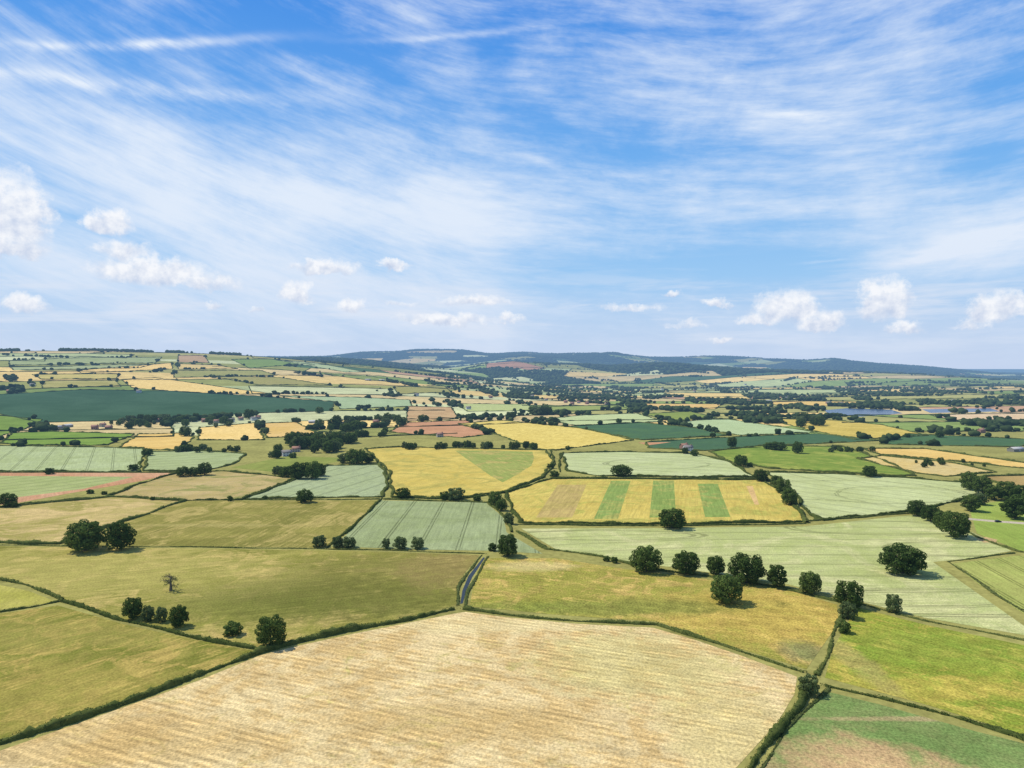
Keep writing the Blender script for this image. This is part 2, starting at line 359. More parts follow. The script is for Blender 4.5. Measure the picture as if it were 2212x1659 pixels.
fld('sown_field', 'patchy green crop around bare pinkish soil', [(1786,1494),(1900,1522),(2100,1578),(2212,1606),(2600,1700),(2600,2000),(1480,2000),(1640,1659),(1710,1570)], (134,152,88),(112,138,74), None, d=(1700,1600,2212,1700), big=22, mott=0.7, hedge=False, fine=0.8, near=True,
    spots=((1900,1680,25,22,(198,168,120),1.0),(1655,1650,4,16,(178,156,110),0.7),(1990,1553,40,1.6,(186,160,120),0.6)))
fld('pasture_field', 'bright green grass beside farm track', [(2092,1092),(2212,1076),(2400,1070),(2400,1230),(2200,1188),(2110,1152)], (158,176,80),(138,160,68), hedge=False)
fld('bare_soil_field', 'small round patch of bare soil', [(2108,1164),(2130,1160),(2155,1166),(2150,1172),(2125,1172)], (206,178,126),(190,166,114), hedge=False)
fld('pasture_field', 'light green grass field with mown lines', [(2056,1218),(2200,1200),(2450,1230),(2450,1460),(2212,1326),(2120,1266)], (170,176,94),(150,162,80), hedge=False, d=(2060,1220,2212,1310), tram=16)
fld('stubble_field', 'broad straw-coloured stubble field with faint rows', [(-600,1840),(0,1622),(200,1552),(430,1470),(562,1416),(640,1396),(760,1370),(880,1346),(980,1326),(1005,1322),(1100,1334),(1250,1348),(1410,1356),(1500,1382),(1600,1416),(1722,1462),(1716,1500),(1680,1560),(1590,1659),(1420,2000),(-600,2000)], (228,207,152),(206,178,118),(190,178,106), d=(420,1470,1180,1640), rows=3.2, streak=0.34, big=22, mott=0.8, cthr=(0.54,0.84), hedge=False, near=True, fine=0.75, blotch=0.85,
    spots=((1350,1430,35,30,(198,190,120),0.6),(1560,1560,18,40,(210,196,130),0.6),(1000,1560,40,12,(196,168,106),0.55),(1050,1350,50,10,(226,210,152),0.6),(250,1600,40,14,(196,166,102),0.55)))

def densify(P, step):
    out = []
    n = len(P)
    for i in range(n):
        a = np.array(P[i]); b = np.array(P[(i + 1) % n])
        L = np.linalg.norm(b - a)
        st = step if max(np.hypot(*a), np.hypot(*b)) > 1200 else 400
        k = max(1, int(L / st))
        for j in range(k): out.append(tuple(a + (b - a) * j / k))
    return out

for f in FD:
    f['corner'] = [gp(u, v) for u, v in f['pts']]
    f['poly'] = densify(f['corner'], 70)
    if f['d']:
        a = gp(f['d'][0], f['d'][1]); b = gp(f['d'][2], f['d'][3])
        f['ang'] = math.atan2(b[1] - a[1], b[0] - a[0])
    else: f['ang'] = random.uniform(0, 3.14)

WATER = [('water', 'narrow dark stream between grassy banks', [(1044,1204),(1048,1205),(1020,1247),(1007,1276),(1000,1303),(994,1305),(999,1275),(1012,1244)]),
         ('water', 'still blue-grey lake', [(1780,886),(1830,882),(1925,885),(1950,893),(1860,900),(1790,894)]),
         ('water', 'still blue-grey lake', [(1990,884),(2140,882),(2160,889),(2010,892)])]
ROAD = [('road', 'narrow pale farm track', [(2092,1119),(2160,1125),(2300,1134),(2300,1139),(2160,1129),(2092,1123)])]
SP = [dict(name=n, label=l, poly=densify([gp(*p) for p in pts], 70)) for n, l, pts in WATER + ROAD]

# ------------------------------------------------------------------ far field patchwork (quads)
th = 0.33; ct, st_ = math.cos(th), math.sin(th)
SA, SB = 320.0, 205.0
def gnode(i, j):
    r = np.random.default_rng((i + 500) * 1009 + (j + 500))
    a = (i + r.uniform(-0.34, 0.34)) * SA; b = (j + r.uniform(-0.34, 0.34)) * SB
    a += 90 * math.sin(b / 700.0); b += 110 * math.sin(a / 900.0 + 1)
    return (a * ct - b * st_, a * st_ + b * ct)
nodes = {}
def inreg(p):
    D = math.hypot(*p); return 1150 < D < 11500 and abs(math.atan2(p[0], p[1])) < 0.78
for i in range(-45, 60):
    for j in range(-70, 75):
        p = gnode(i, j)
        if inreg(p): nodes[(i, j)] = p
verts2 = []; edges2 = []
vid = {}
def addv(p):
    verts2.append(Vector((p[0], p[1]))); return len(verts2) - 1
for kk, p in nodes.items(): vid[kk] = addv(p)
quads = []; qedges = []
for (i, j) in nodes:
    if (i + 1, j) in nodes: qedges.append(((i, j), (i + 1, j)))
    if (i, j + 1) in nodes: qedges.append(((i, j), (i, j + 1)))
    if all(k in nodes for k in ((i + 1, j), (i + 1, j + 1), (i, j + 1))):
        quads.append(((i, j), (i + 1, j), (i + 1, j + 1), (i, j + 1)))
for a, b in qedges: edges2.append((vid[a], vid[b]))
for f in FD + SP:
    ids = [addv(p) for p in f['poly']]
    for q in range(len(ids)): edges2.append((ids[q], ids[(q + 1) % len(ids)]))
azs = list(np.radians(np.arange(-48, 48.1, 1.3))) + list(np.radians(np.arange(54, 307, 7.0)))
Ds = [55, 130, 300, 600, 1000, 1300]
d = 1300.0
while d < 15000: d *= 1.045; Ds.append(d)
Ds += [19000, 27000, 42000, 80000]
addv((0, 0))
for a in azs:
    for dd in Ds:
        addv((dd * math.sin(a), dd * math.cos(a)))
res = delaunay_2d_cdt(verts2, edges2, [], 0, 0.01, False)
GV = np.array([(v[0], v[1]) for v in res[0]]); GF = np.array([tuple(f) for f in res[2]], dtype=np.int32)
GZ = height(GV[:, 0], GV[:, 1])
cen = GV[GF].mean(axis=1); cx, cy = cen[:, 0], cen[:, 1]
e1 = GV[GF[:, 1]] - GV[GF[:, 0]]; e2 = GV[GF[:, 2]] - GV[GF[:, 0]]
flip = (e1[:, 0] * e2[:, 1] - e1[:, 1] * e2[:, 0]) < 0
GF[flip] = GF[flip][:, ::-1]
owner = np.full(len(GF), -1)
ALL = FD + SP
for i, f in enumerate(ALL):
    owner[pip(cx, cy, f['poly'])] = i
V3 = np.column_stack([GV, GZ])

pal = [((178,190,132), 4.5), ((168,166,98), 5), ((134,156,82), 4.5), ((230,202,126), 5), ((78,108,70), 1.8), ((206,186,130), 4), ((196,158,122), 0.5), ((200,206,154), 3), ((150,154,84), 5)]
pw = np.array([p[1] for p in pal], float); pw /= pw.sum()
pc = np.array([alb(p[0]) for p in pal])
FOREST = np.array(alb((62, 86, 54)))
colr = np.tile(np.array(alb((154, 152, 84))), (len(GF), 1))
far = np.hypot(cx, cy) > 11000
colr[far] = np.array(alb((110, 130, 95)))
def fnoise(x, y):
    return (math.sin(x / 640 + 1.2 * math.sin(y / 900)) + math.sin(y / 760 + 1.7 * math.sin(x / 1100 + 2)) + 0.7 * math.sin((x + y) / 330)) / 2.7
forest_quads = []
prev = {}
qci = {}
for q in quads:
    P = [nodes[k] for k in q]
    mx = sum(p[0] for p in P) / 4; my = sum(p[1] for p in P) / 4
    D = math.hypot(mx, my)
    hh = float(height(mx, my))
    u = 1106 + FP * mx / max(my, 1)
    fprob = fnoise(mx, my)
    isf = False
    if D > 6400 and hh > 60 and (fprob > 0.0 or random.random() < 0.45): isf = True
    elif D > 4300 and fprob > (0.45 if u < 1000 else 0.28): isf = True
    if 2500 < D <= 4300 and fprob > 0.72: isf = True
    if 4600 < D < 5900 and 540 < u < 960 and hh > 110: isf = True
    kk = prev.get((q[0][0] - 1, q[0][1]))
    if kk is not None and random.random() < (0.5 if u < 900 else 0.35): ci, br_ = kk
    else: ci = rng.choice(len(pal), p=pw); br_ = random.uniform(0.88, 1.12)
    prev[q[0]] = (ci, br_)
    qci[q[0]] = (ci, br_)
    c = FOREST * random.uniform(0.8, 1.3) if isf else pc[ci] * br_
    xs = [p[0] for p in P]; ys = [p[1] for p in P]
    cand = np.where((cx > min(xs)) & (cx < max(xs)) & (cy > min(ys)) & (cy < max(ys)))[0]
    ins = cand[pip(cx[cand], cy[cand], P)]
    colr[ins] = c
    if isf: forest_quads.append((P, D))
# an edge between two halves of the same field carries no hedge
def merged(a, b):
    if b[1] == a[1] + 1 and a[0] == b[0]:
        l = qci.get((a[0] - 1, a[1])); r_ = qci.get(a)
        return l is not None and l == r_
    return False
qedges = [e for e in qedges if not merged(*e)]

gm, k = newmat('farmland_ground')
at = k.new('ShaderNodeAttribute'); at.attribute_name = 'fieldcol'
geo = k.new('ShaderNodeNewGeometry')
n1 = k.noise(geo.outputs['Position'], 1 / 45.0, 5, 0.6, 0.5, '2D')
n2 = k.noise(geo.outputs['Position'], 1 / 4.0, 4, 0.7, 0, '2D')
val = k.m('MULTIPLY', k.ma(n1, 0.8, 0.6), k.m('ADD', 0.5, n2))
vv = k.new('ShaderNodeCombineColor')
for i in range(3): k.nt.links.new(val, vv.inputs[i])
col = k.mix(1.0, at.outputs['Color'], vv.outputs[0], 'MULTIPLY')
finish_haze(gm, k, lamb(k, col))
gme = fast_mesh('ground', V3, GF, [gm])
ca = gme.color_attributes.new('fieldcol', 'FLOAT_COLOR', 'CORNER')
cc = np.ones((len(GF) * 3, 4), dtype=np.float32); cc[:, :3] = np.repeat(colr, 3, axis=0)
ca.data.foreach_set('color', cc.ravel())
link('ground', gme, kind='structure', label='rolling hedged farmland patchwork reaching distant hills', category='ground')

def water_mat(name, basec, rough, spec):
    wm, k = newmat(name)
    b = k.new('ShaderNodeBsdfPrincipled'); b.inputs['Base Color'].default_value = (*basec, 1); b.inputs['Roughness'].default_value = rough
    b.inputs['Specular IOR Level'].default_value = spec
    geo = k.new('ShaderNodeNewGeometry')
    bp = k.new('ShaderNodeBump'); bp.inputs['Strength'].default_value = 0.5; bp.inputs['Distance'].default_value = 0.08
    k.nt.links.new(k.noise(geo.outputs['Position'], 1.5, 3), bp.inputs['Height']); k.nt.links.new(bp.outputs[0], b.inputs['Normal'])
    finish_haze(wm, k, b.outputs[0]); return wm
stream_m = water_mat('stream_water', (0.030, 0.042, 0.052), 0.45, 0.05)
lake_m = water_mat('lake_water', (0.035, 0.06, 0.10), 0.25, 0.35)
rm = field_mat('track_gravel', (200, 190, 170), (180, 170, 150), streak=0.1)

for i, f in enumerate(ALL):
    T = GF[owner == i]
    if len(T) == 0: print('EMPTY', f['label']); continue
    uq, inv = np.unique(T.ravel(), return_inverse=True)
    V = V3[uq].copy(); V[:, 2] += 0.05
    if f['name'] == 'water': m = stream_m if 'stream' in f['label'] else lake_m
    elif f['name'] == 'road': m = rm
    else:
        m = field_mat(f['name'] + '_surface', f['A'], f['B'], f['C'], ang=f['ang'], seed=i * 1.37, **f['kw'])
    cat = {'water': 'water', 'road': 'track'}.get(f['name'], 'field')
    link(f['name'], fast_mesh(f['name'], V, inv.reshape(-1, 3), [m]), kind='structure', label=f['label'], category=cat)

# ------------------------------------------------------------------ foliage
def foliage_mat(name, c1, c2, sc=0.35):
    mat, k = newmat(name)
    geo = k.new('ShaderNodeNewGeometry')
    oi = k.new('ShaderNodeObjectInfo')
    n = k.noise(geo.outputs['Position'], sc, 2, 0.6)
    f = k.m('ADD', k.m('MULTIPLY', k.m('SUBTRACT', n, 0.5), 2.0), k.m('MULTIPLY', oi.outputs['Random'], 0.6), clamp=True)
    f = k.m('ADD', f, k.m('MULTIPLY', geo.outputs['Random Per Island'], 0.35), clamp=True)
    col = k.mix(f, c1, c2)
    d = k.new('ShaderNodeBsdfDiffuse'); k.put(d.inputs[0], col)
    t = k.new('ShaderNodeBsdfTranslucent'); k.put(t.inputs[0], col)
    mx = k.new('ShaderNodeMixShader'); mx.inputs[0].default_value = 0.30
    k.nt.links.new(d.outputs[0], mx.inputs[1]); k.nt.links.new(t.outputs[0], mx.inputs[2])
    finish_haze(mat, k, mx.outputs[0])
    return mat
leafm = foliage_mat('oak_foliage', (0.040, 0.074, 0.018), (0.155, 0.215, 0.050))
willm = foliage_mat('willow_foliage', (0.08, 0.115, 0.042), (0.20, 0.25, 0.09))
hedgem = foliage_mat('hedge_foliage', (0.055, 0.082, 0.020), (0.165, 0.19, 0.050))
reedm = foliage_mat('rough_grass_foliage', (0.07, 0.10, 0.028), (0.17, 0.19, 0.06))
farm_ = foliage_mat('distant_foliage', (0.030, 0.056, 0.020), (0.095, 0.13, 0.044), 0.05)
barkm, k = newmat('bark')
geo = k.new('ShaderNodeNewGeometry')
finish_haze(barkm, k, diffuse(k, k.mix(k.noise(geo.outputs['Position'], 3, 4), (0.05, 0.04, 0.03), (0.16, 0.13, 0.10))))
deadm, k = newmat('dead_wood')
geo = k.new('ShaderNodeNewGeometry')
finish_haze(deadm, k, diffuse(k, k.mix(k.noise(geo.outputs['Position'], 2, 4), (0.06, 0.05, 0.035), (0.26, 0.22, 0.16))))

def tube(pts, rad, seg=7, jit=0.0, r=None):
    pts = np.array(pts, float); V = []; F = []
    n = len(pts)
    for i in range(n):
        t = pts[min(i + 1, n - 1)] - pts[max(i - 1, 0)]
        t /= np.linalg.norm(t) + 1e-9
        a = np.cross(t, (0.31, 0.9, 0.2)); a /= np.linalg.norm(a); b_ = np.cross(t, a)
        for s in range(seg):
            g = 2 * math.pi * s / seg
            rr = rad[i] * (1 + (r.uniform(-jit, jit) if r is not None else 0))
            V.append(pts[i] + rr * (math.cos(g) * a + math.sin(g) * b_))
    for i in range(n - 1):
        for s in range(seg):
            s2 = (s + 1) % seg
            F.append((i * seg + s, i * seg + s2, (i + 1) * seg + s2, (i + 1) * seg + s))
    return np.array(V), np.array(F)

def joinq(parts):
    Vs, Fs, o = [], [], 0
    for V, F in parts:
        Vs.append(V); Fs.append(F + o); o += len(V)
    return np.concatenate(Vs), np.concatenate(Fs)

def leaf_quads(r, C, Nn, size):
    n = len(C)
    rnd = r.normal(size=(n, 3))
    nn = Nn * 1.0 + rnd * 0.5
    nn /= np.linalg.norm(nn, axis=1, keepdims=True) + 1e-9
    a = np.cross(nn, r.normal(size=(n, 3))); a /= np.linalg.norm(a, axis=1, keepdims=True) + 1e-9
    b_ = np.cross(nn, a)
    s = (size * r.uniform(0.55, 1.35, n))[:, None]
    s2 = s * r.uniform(0.5, 0.9, n)[:, None]
    V = np.stack([C - a * s, C - b_ * s2, C + a * s, C + b_ * s2], axis=1).reshape(-1, 3)
    return V, np.arange(4 * n).reshape(n, 4)

def make_tree(seed, Ht, W, base=0.05, nl=18, leaves=4200, ls=0.42):
    """dome crown hanging almost to the ground; broadest at about 40 percent height"""
    r = np.random.default_rng(seed)
    parts = []
    tr = Ht * 0.035
    tp = [(0, 0, -0.3), (0.05 * tr, 0, Ht * 0.12), (r.uniform(-.3, .3), r.uniform(-.3, .3), Ht * 0.3), (r.uniform(-.5, .5), r.uniform(-.5, .5), Ht * 0.55)]
    parts.append(tube(tp, [tr * 1.5, tr, tr * 0.8, tr * 0.35], 8, 0.1, r))
    rx = W * 0.5
    def prof(t):
        return math.sqrt(max(0.0, 1 - abs((t - 0.40) / 0.60) ** 2.3)) if t > 0.40 else math.sqrt(max(0.05, 1 - ((0.40 - t) / 0.46) ** 2.6))
    cent = []
    ga = r.uniform(0, 6.28)
    asy = 1 + r.uniform(-0.10, 0.10)
    for i in range(nl):
        t = 0.10 + 0.78 * (i + r.uniform(0, 1)) / nl
        ga += 2.4 + r.uniform(-.3, .3)
        R = prof(t) * rx
        lr = rx * r.uniform(0.26, 0.40) * (1 - 0.25 * t)
        rr_ = max(0, R - lr * 0.85) * r.uniform(0.88, 1.06)
        z = Ht * (base + (1 - base) * t)
        cent.append((math.cos(ga) * rr_ * asy, math.sin(ga) * rr_ / asy, z, lr, lr * r.uniform(0.7, 0.95)))
    for t in (0.34, 0.62): cent.append((0, 0, Ht * t, rx * 0.66, Ht * 0.30))
    for i in range(2, nl, 3):
        c = cent[i]
        s = (tp[2][0] * .8, tp[2][1] * .8, Ht * r.uniform(0.15, 0.42))
        mid = ((s[0] + c[0]) / 2, (s[1] + c[1]) / 2, (s[2] + c[2]) / 2 + 0.3)
        parts.append(tube([s, mid, c[:3]], [tr * 0.45, tr * 0.3, tr * 0.1], 5))
    TV, TF = joinq(parts)
    w = np.array([c[3] * c[3] for c in cent]); w[-2:] *= 0.6; w /= w.sum()
    idx = r.choice(len(cent), leaves, p=w)
    dirs = r.normal(size=(leaves, 3)); dirs /= np.linalg.norm(dirs, axis=1, keepdims=True)
    rad = r.uniform(0.72, 1.06, leaves) ** 0.6
    ca_ = np.array(cent)
    C = ca_[idx, :3] + dirs * rad[:, None] * np.column_stack([ca_[idx, 3], ca_[idx, 3], ca_[idx, 4]])
    C[:, 2] = np.clip(C[:, 2], Ht * base + 0.2 * r.random(leaves), None)
    LV, LF = leaf_quads(r, C, dirs, ls)
    return (TV, TF), (LV, LF)

VAR = {}
def variant(key, seeds, **kw):
    lst = []
    leafmat = kw.pop('mat')
    for s in seeds:
        T, L = make_tree(s, **kw)
        tm = fast_mesh('trunk', T[0], T[1], [barkm]); lm = fast_mesh('crown', L[0], L[1], [leafmat])
        V, F = joinq([T, L])
        mi = np.concatenate([np.zeros(len(T[1])), np.ones(len(L[1]))])
        wm_ = fast_mesh(key, V, F, [barkm, leafmat], mi)
        ex = np.percentile(np.hypot(L[0][:, 0], L[0][:, 1]), 98.5) * 2; hx = L[0][:, 2].max()
        lst.append((tm, lm, wm_, hx, ex))
    VAR[key] = lst
variant('oak_tree', range(11, 17), Ht=12.0, W=13.0, base=0.06, nl=24, leaves=6000, ls=0.36, mat=leafm)
variant('willow_tree', range(31, 34), Ht=8.0, W=8.5, base=0.0, nl=16, leaves=4000, ls=0.28, mat=willm)
variant('bush', range(41, 44), Ht=4.0, W=5.0, base=0.0, nl=12, leaves=2200, ls=0.22, mat=leafm)
variant('ash_tree', range(51, 55), Ht=13.0, W=10.0, base=0.07, nl=19, leaves=5000, ls=0.36, mat=leafm)

tree_count = 0
def place_tree(kind, x, y, hgt, wid, label, group, detailed):
    global tree_count
    tm, lm, wm_, H0, W0 = random.choice(VAR[kind])
    z = float(height(x, y))
    sc = (wid / W0, wid / W0, hgt / H0)
    rz = random.uniform(0, 6.28)
    if detailed:
        e = link(kind, None, (x, y, z)); e.empty_display_size = 1
        e.rotation_euler[2] = rz; e.scale = sc
        a = link('trunk', tm, parent=e); b = link('crown', lm, parent=e)
    else:
        e = link(kind, wm_, (x, y, z)); e.rotation_euler[2] = rz; e.scale = sc
    e['label'] = label; e['category'] = 'bush' if kind == 'bush' else 'tree'; e['group'] = group
    tree_count += 1
    return e

NEAR = [
 (184,1189,66,84,'oak_tree','broad dark oak tree in open pasture'),(260,1187,62,60,'oak_tree','rounded dark oak tree beside its twin'),
 (286,1336,48,44,'oak_tree','round hedge oak beside cluster of trees'),(320,1341,36,30,'willow_tree',''),(348,1343,36,28,'willow_tree',''),(386,1353,46,42,'oak_tree','round hedge tree casting shadow'),
 (502,1371,28,44,'bush','wide low bush along field hedge'),(586,1394,66,66,'oak_tree','large bushy tree at the hedge corner'),
 (690,1181,27,32,'willow_tree',''),(729,1183,26,28,'willow_tree',''),(754,1183,25,32,'willow_tree',''),
 (834,1184,22,20,'willow_tree',''),(864,1185,29,32,'willow_tree',''),(902,1185,27,30,'willow_tree',''),
 (1097,1201,49,48,'oak_tree','dark oak tree at wheat field corner'),(1064,1190,18,20,'bush',''),
 (1070,1092,32,34,'oak_tree',''),(1083,1103,26,26,'oak_tree',''),(1099,1132,26,24,'willow_tree',''),
 (870,1077,24,34,'oak_tree','small round tree on hedge of barley field'),(985,1080,28,40,'willow_tree',''),(960,1079,19,24,'bush',''),(1030,1082,12,20,'bush',''),
 (658,1085,29,38,'oak_tree','round tree at edge of grey-green wheat'),(497,1082,12,14,'bush',''),(572,1079,9,14,'bush',''),(330,1080,8,12,'bush',''),
 (1395,1235,57,68,'oak_tree','large bright oak at wheat field edge'),(1482,1239,50,60,'oak_tree','oak tree with spreading uneven crown'),(1547,1241,42,42,'oak_tree',''),
 (1614,1258,64,80,'oak_tree','very broad oak tree at field boundary'),(1678,1269,52,42,'ash_tree','pale green upright tree at field boundary'),(1569,1302,62,72,'oak_tree','solitary round oak inside yellow-green meadow'),
 (1750,1282,48,50,'oak_tree','dark oak tree at wheat field boundary'),(1833,1311,60,60,'oak_tree','dark oak on the hedge junction'),(1832,1335,38,42,'willow_tree',''),(1824,1367,28,28,'bush','bush growing along rough ditch'),
 (1930,1323,42,34,'willow_tree','small light green tree at wheat edge'),(1951,1238,64,96,'oak_tree','very broad solitary oak in pale wheat'),(1748,1500,44,46,'willow_tree','bushy round shrub at hedge junction'),
 (1452,1141,45,60,'oak_tree','solitary spreading oak beside striped barley'),(1343,1028,25,46,'oak_tree','solitary broad oak in pale wheat field'),
 (2063,1160,58,64,'oak_tree',''),(2034,1140,38,38,'oak_tree',''),(2010,1126,38,40,'oak_tree',''),(1980,1114,36,38,'oak_tree',''),
 (2192,1120,52,56,'ash_tree',''),(2230,1108,48,50,'oak_tree',''),(2095,1058,40,40,'oak_tree',''),(2122,1066,40,42,'oak_tree',''),(2174,1078,40,44,'oak_tree',''),(2148,1080,34,38,'ash_tree',''),(2098,1104,36,42,'ash_tree',''),(2200,1086,40,38,'ash_tree',''),(2116,1090,26,34,'willow_tree',''),
 (1706,1090,36,38,'oak_tree',''),(1690,1064,32,38,'oak_tree',''),(1678,1050,24,28,'oak_tree',''),(1643,1039,26,32,'oak_tree',''),(1600,1008,27,32,'oak_tree',''),(1878,1030,25,32,'oak_tree',''),(1723,979,26,26,'oak_tree',''),(1581,966,24,22,'oak_tree',''),(1680,972,18,42,'oak_tree',''),(1660,970,15,24,'oak_tree',''),
 (16,1094,30,38,'oak_tree','dark round tree beside red soil strip'),(107,1024,14,22,'bush',''),(195,1066,10,16,'bush',''),(225,1068,8,14,'bush',''),(395,1029,22,30,'oak_tree',''),(420,1028,20,30,'oak_tree',''),(442,1026,28,30,'oak_tree',''),
 (620,1030,24,34,'oak_tree',''),(645,1034,36,40,'oak_tree',''),(674,1034,40,40,'oak_tree',''),(600,1024,18,26,'willow_tree',''),(690,1028,28,28,'oak_tree',''),
 (770,1002,34,48,'oak_tree',''),(795,1000,22,34,'ash_tree',''),(742,1000,22,28,'willow_tree',''),(318,984,16,24,'oak_tree',''),(288,1016,14,24,'bush',''),
 (1198,1030,14,22,'bush',''),(1190,1012,12,18,'bush',''),(1226,972,10,12,'bush',''),(1500,985,14,18,'oak_tree',''),(1480,980,14,16,'oak_tree',''),
 (400,942,22,26,'oak_tree',''),(690,893,15,18,'oak_tree',''),(914,911,16,26,'oak_tree',''),(1103,905,16,24,'oak_tree',''),(1337,914,11,14,'oak_tree',''),(538,905,22,26,'oak_tree',''),
 (1620,1008,10,14,'bush',''),(1540,944,10,14,'oak_tree',''),(1960,945,10,14,'oak_tree',''),(2030,945,14,18,'oak_tree',''),(1855,940,9,12,'bush',''),
 (30,1096,14,18,'bush',''),(1310,1212,12,16,'bush',''),(1328,1216,14,16,'bush',''),(598,990,20,22,'oak_tree',''),(588,988,14,18,'willow_tree',''),(632,989,12,18,'bush',''),
]
for (u, v, hp, wp, kind, lab) in NEAR:
    x, y = gp(u, v)
    s = y / FP
    if not lab:
        lab = {'oak_tree': 'rounded dark green oak tree on field boundary', 'willow_tree': 'grey-green rounded willow on field boundary', 'bush': 'low round green bush by the hedge', 'ash_tree': 'light green ash tree on field boundary'}[kind]
    place_tree(kind, x, y, hp * s * 1.0, wp * s, lab, 'trees scattered along field hedges', hp >= 20)

CL = [(680,966,80,13,30,26),(1020,969,150,2.5,26,16),(450,975,70,4,20,13),(380,916,120,8,30,15),(300,920,60,6,12,13),(735,928,55,8,16,22),(850,916,35,8,10,18),(1160,892,25,6,8,18),(1742,918,32,6,10,20),
      (800,940,40,6,8,14),(1850,975,60,3,10,12),(2050,1005,80,6,14,12),(2100,930,90,6,16,16),(640,1000,50,5,8,12),(1560,970,50,4,6,10),(2185,1060,30,10,8,30)]
for (u0, v0, du, dv, n, hp) in CL:
    for _ in range(n):
        if tree_count >= 296: break
        u = u0 + random.uniform(-du, du); v = v0 + random.uniform(-dv, dv)
        x, y = gp(u, v); s = y / FP
        hh = hp * s * random.uniform(0.6, 1.15)
        place_tree(random.choice(['oak_tree', 'oak_tree', 'ash_tree', 'willow_tree']), x, y, hh, hh * random.uniform(0.9, 1.3), 'dark green tree in a farmstead copse', 'trees in farm copses', False)
print('trees', tree_count)

# ------------------------------------------------------------------ hedges
def resample(P, step):
    P = np.array(P, float); seg = np.linalg.norm(np.diff(P, axis=0), axis=1); L = np.concatenate([[0], np.cumsum(seg)])
    n = max(2, int(L[-1] / step)); t = np.linspace(0, L[-1], n)
    return np.column_stack([np.interp(t, L, P[:, 0]), np.interp(t, L, P[:, 1])])

def make_hedge(path, w, h, mat, name, label, group, leaves=True, step=1.6, wob=0.5):
    Q = resample(path, step); n = len(Q)
    T = np.gradient(Q, axis=0); T /= np.linalg.norm(T, axis=1, keepdims=True) + 1e-9
    Nn = np.column_stack([-T[:, 1], T[:, 0]])
    t = np.arange(n) * step
    ph = random.uniform(0, 100)
    lat = wob * (np.sin(t / 9 + ph) + 0.6 * np.sin(t / 23 + ph * 2))
    Q = Q + Nn * lat[:, None]
    z0 = height(Q[:, 0], Q[:, 1])
    env = np.clip(0.85 + 0.25 * np.sin(t / 14 + ph) + 0.2 * np.sin(t / 5.3 + ph) + rng.normal(0, 0.15, n), 0.25, 1.7)
    angs = np.linspace(0, math.pi, 7)
    V = np.zeros((n, 7, 3))
    for i, a in enumerate(angs):
        jr = rng.normal(1, 0.13, n)
        off = -math.cos(a) * w / 2 * env * jr; zz = (math.sin(a) ** 0.7 if 0 < i < 6 else 0) * h * env * jr
        V[:, i, 0] = Q[:, 0] + Nn[:, 0] * off; V[:, i, 1] = Q[:, 1] + Nn[:, 1] * off; V[:, i, 2] = z0 + zz - (0.2 if i in (0, 6) else 0)
    i0 = np.arange(n - 1)
    F = np.concatenate([np.column_stack([i0 * 7 + j, i0 * 7 + j + 1, (i0 + 1) * 7 + j + 1, (i0 + 1) * 7 + j]) for j in range(6)])
    parts = [(V.reshape(-1, 3), F)]
    if leaves:
        L = n * step; m = int(L * 14)
        ii = rng.integers(0, n, m); a = rng.uniform(0.05, math.pi - 0.05, m); rr = rng.uniform(0.85, 1.25, m) * env[ii]
        off = -np.cos(a) * w / 2 * rr; zz = np.sin(a) ** 0.7 * h * rr
        lj = rng.uniform(-step, step, m)
        C = np.column_stack([Q[ii, 0] + Nn[ii, 0] * off + T[ii, 0] * lj, Q[ii, 1] + Nn[ii, 1] * off + T[ii, 1] * lj, z0[ii] + zz])
        nr = np.column_stack([-Nn[ii, 0] * np.cos(a), -Nn[ii, 1] * np.cos(a), np.sin(a)])
        parts.append(leaf_quads(rng, C, nr, 0.26))
    VV, FF = joinq(parts)
    c = VV.mean(axis=0); c[2] = 0
    me = fast_mesh(name, VV - c, FF, [mat])
    link(name, me, tuple(c), label=label, category='hedge' if name == 'hedge' else 'plants', group=group)

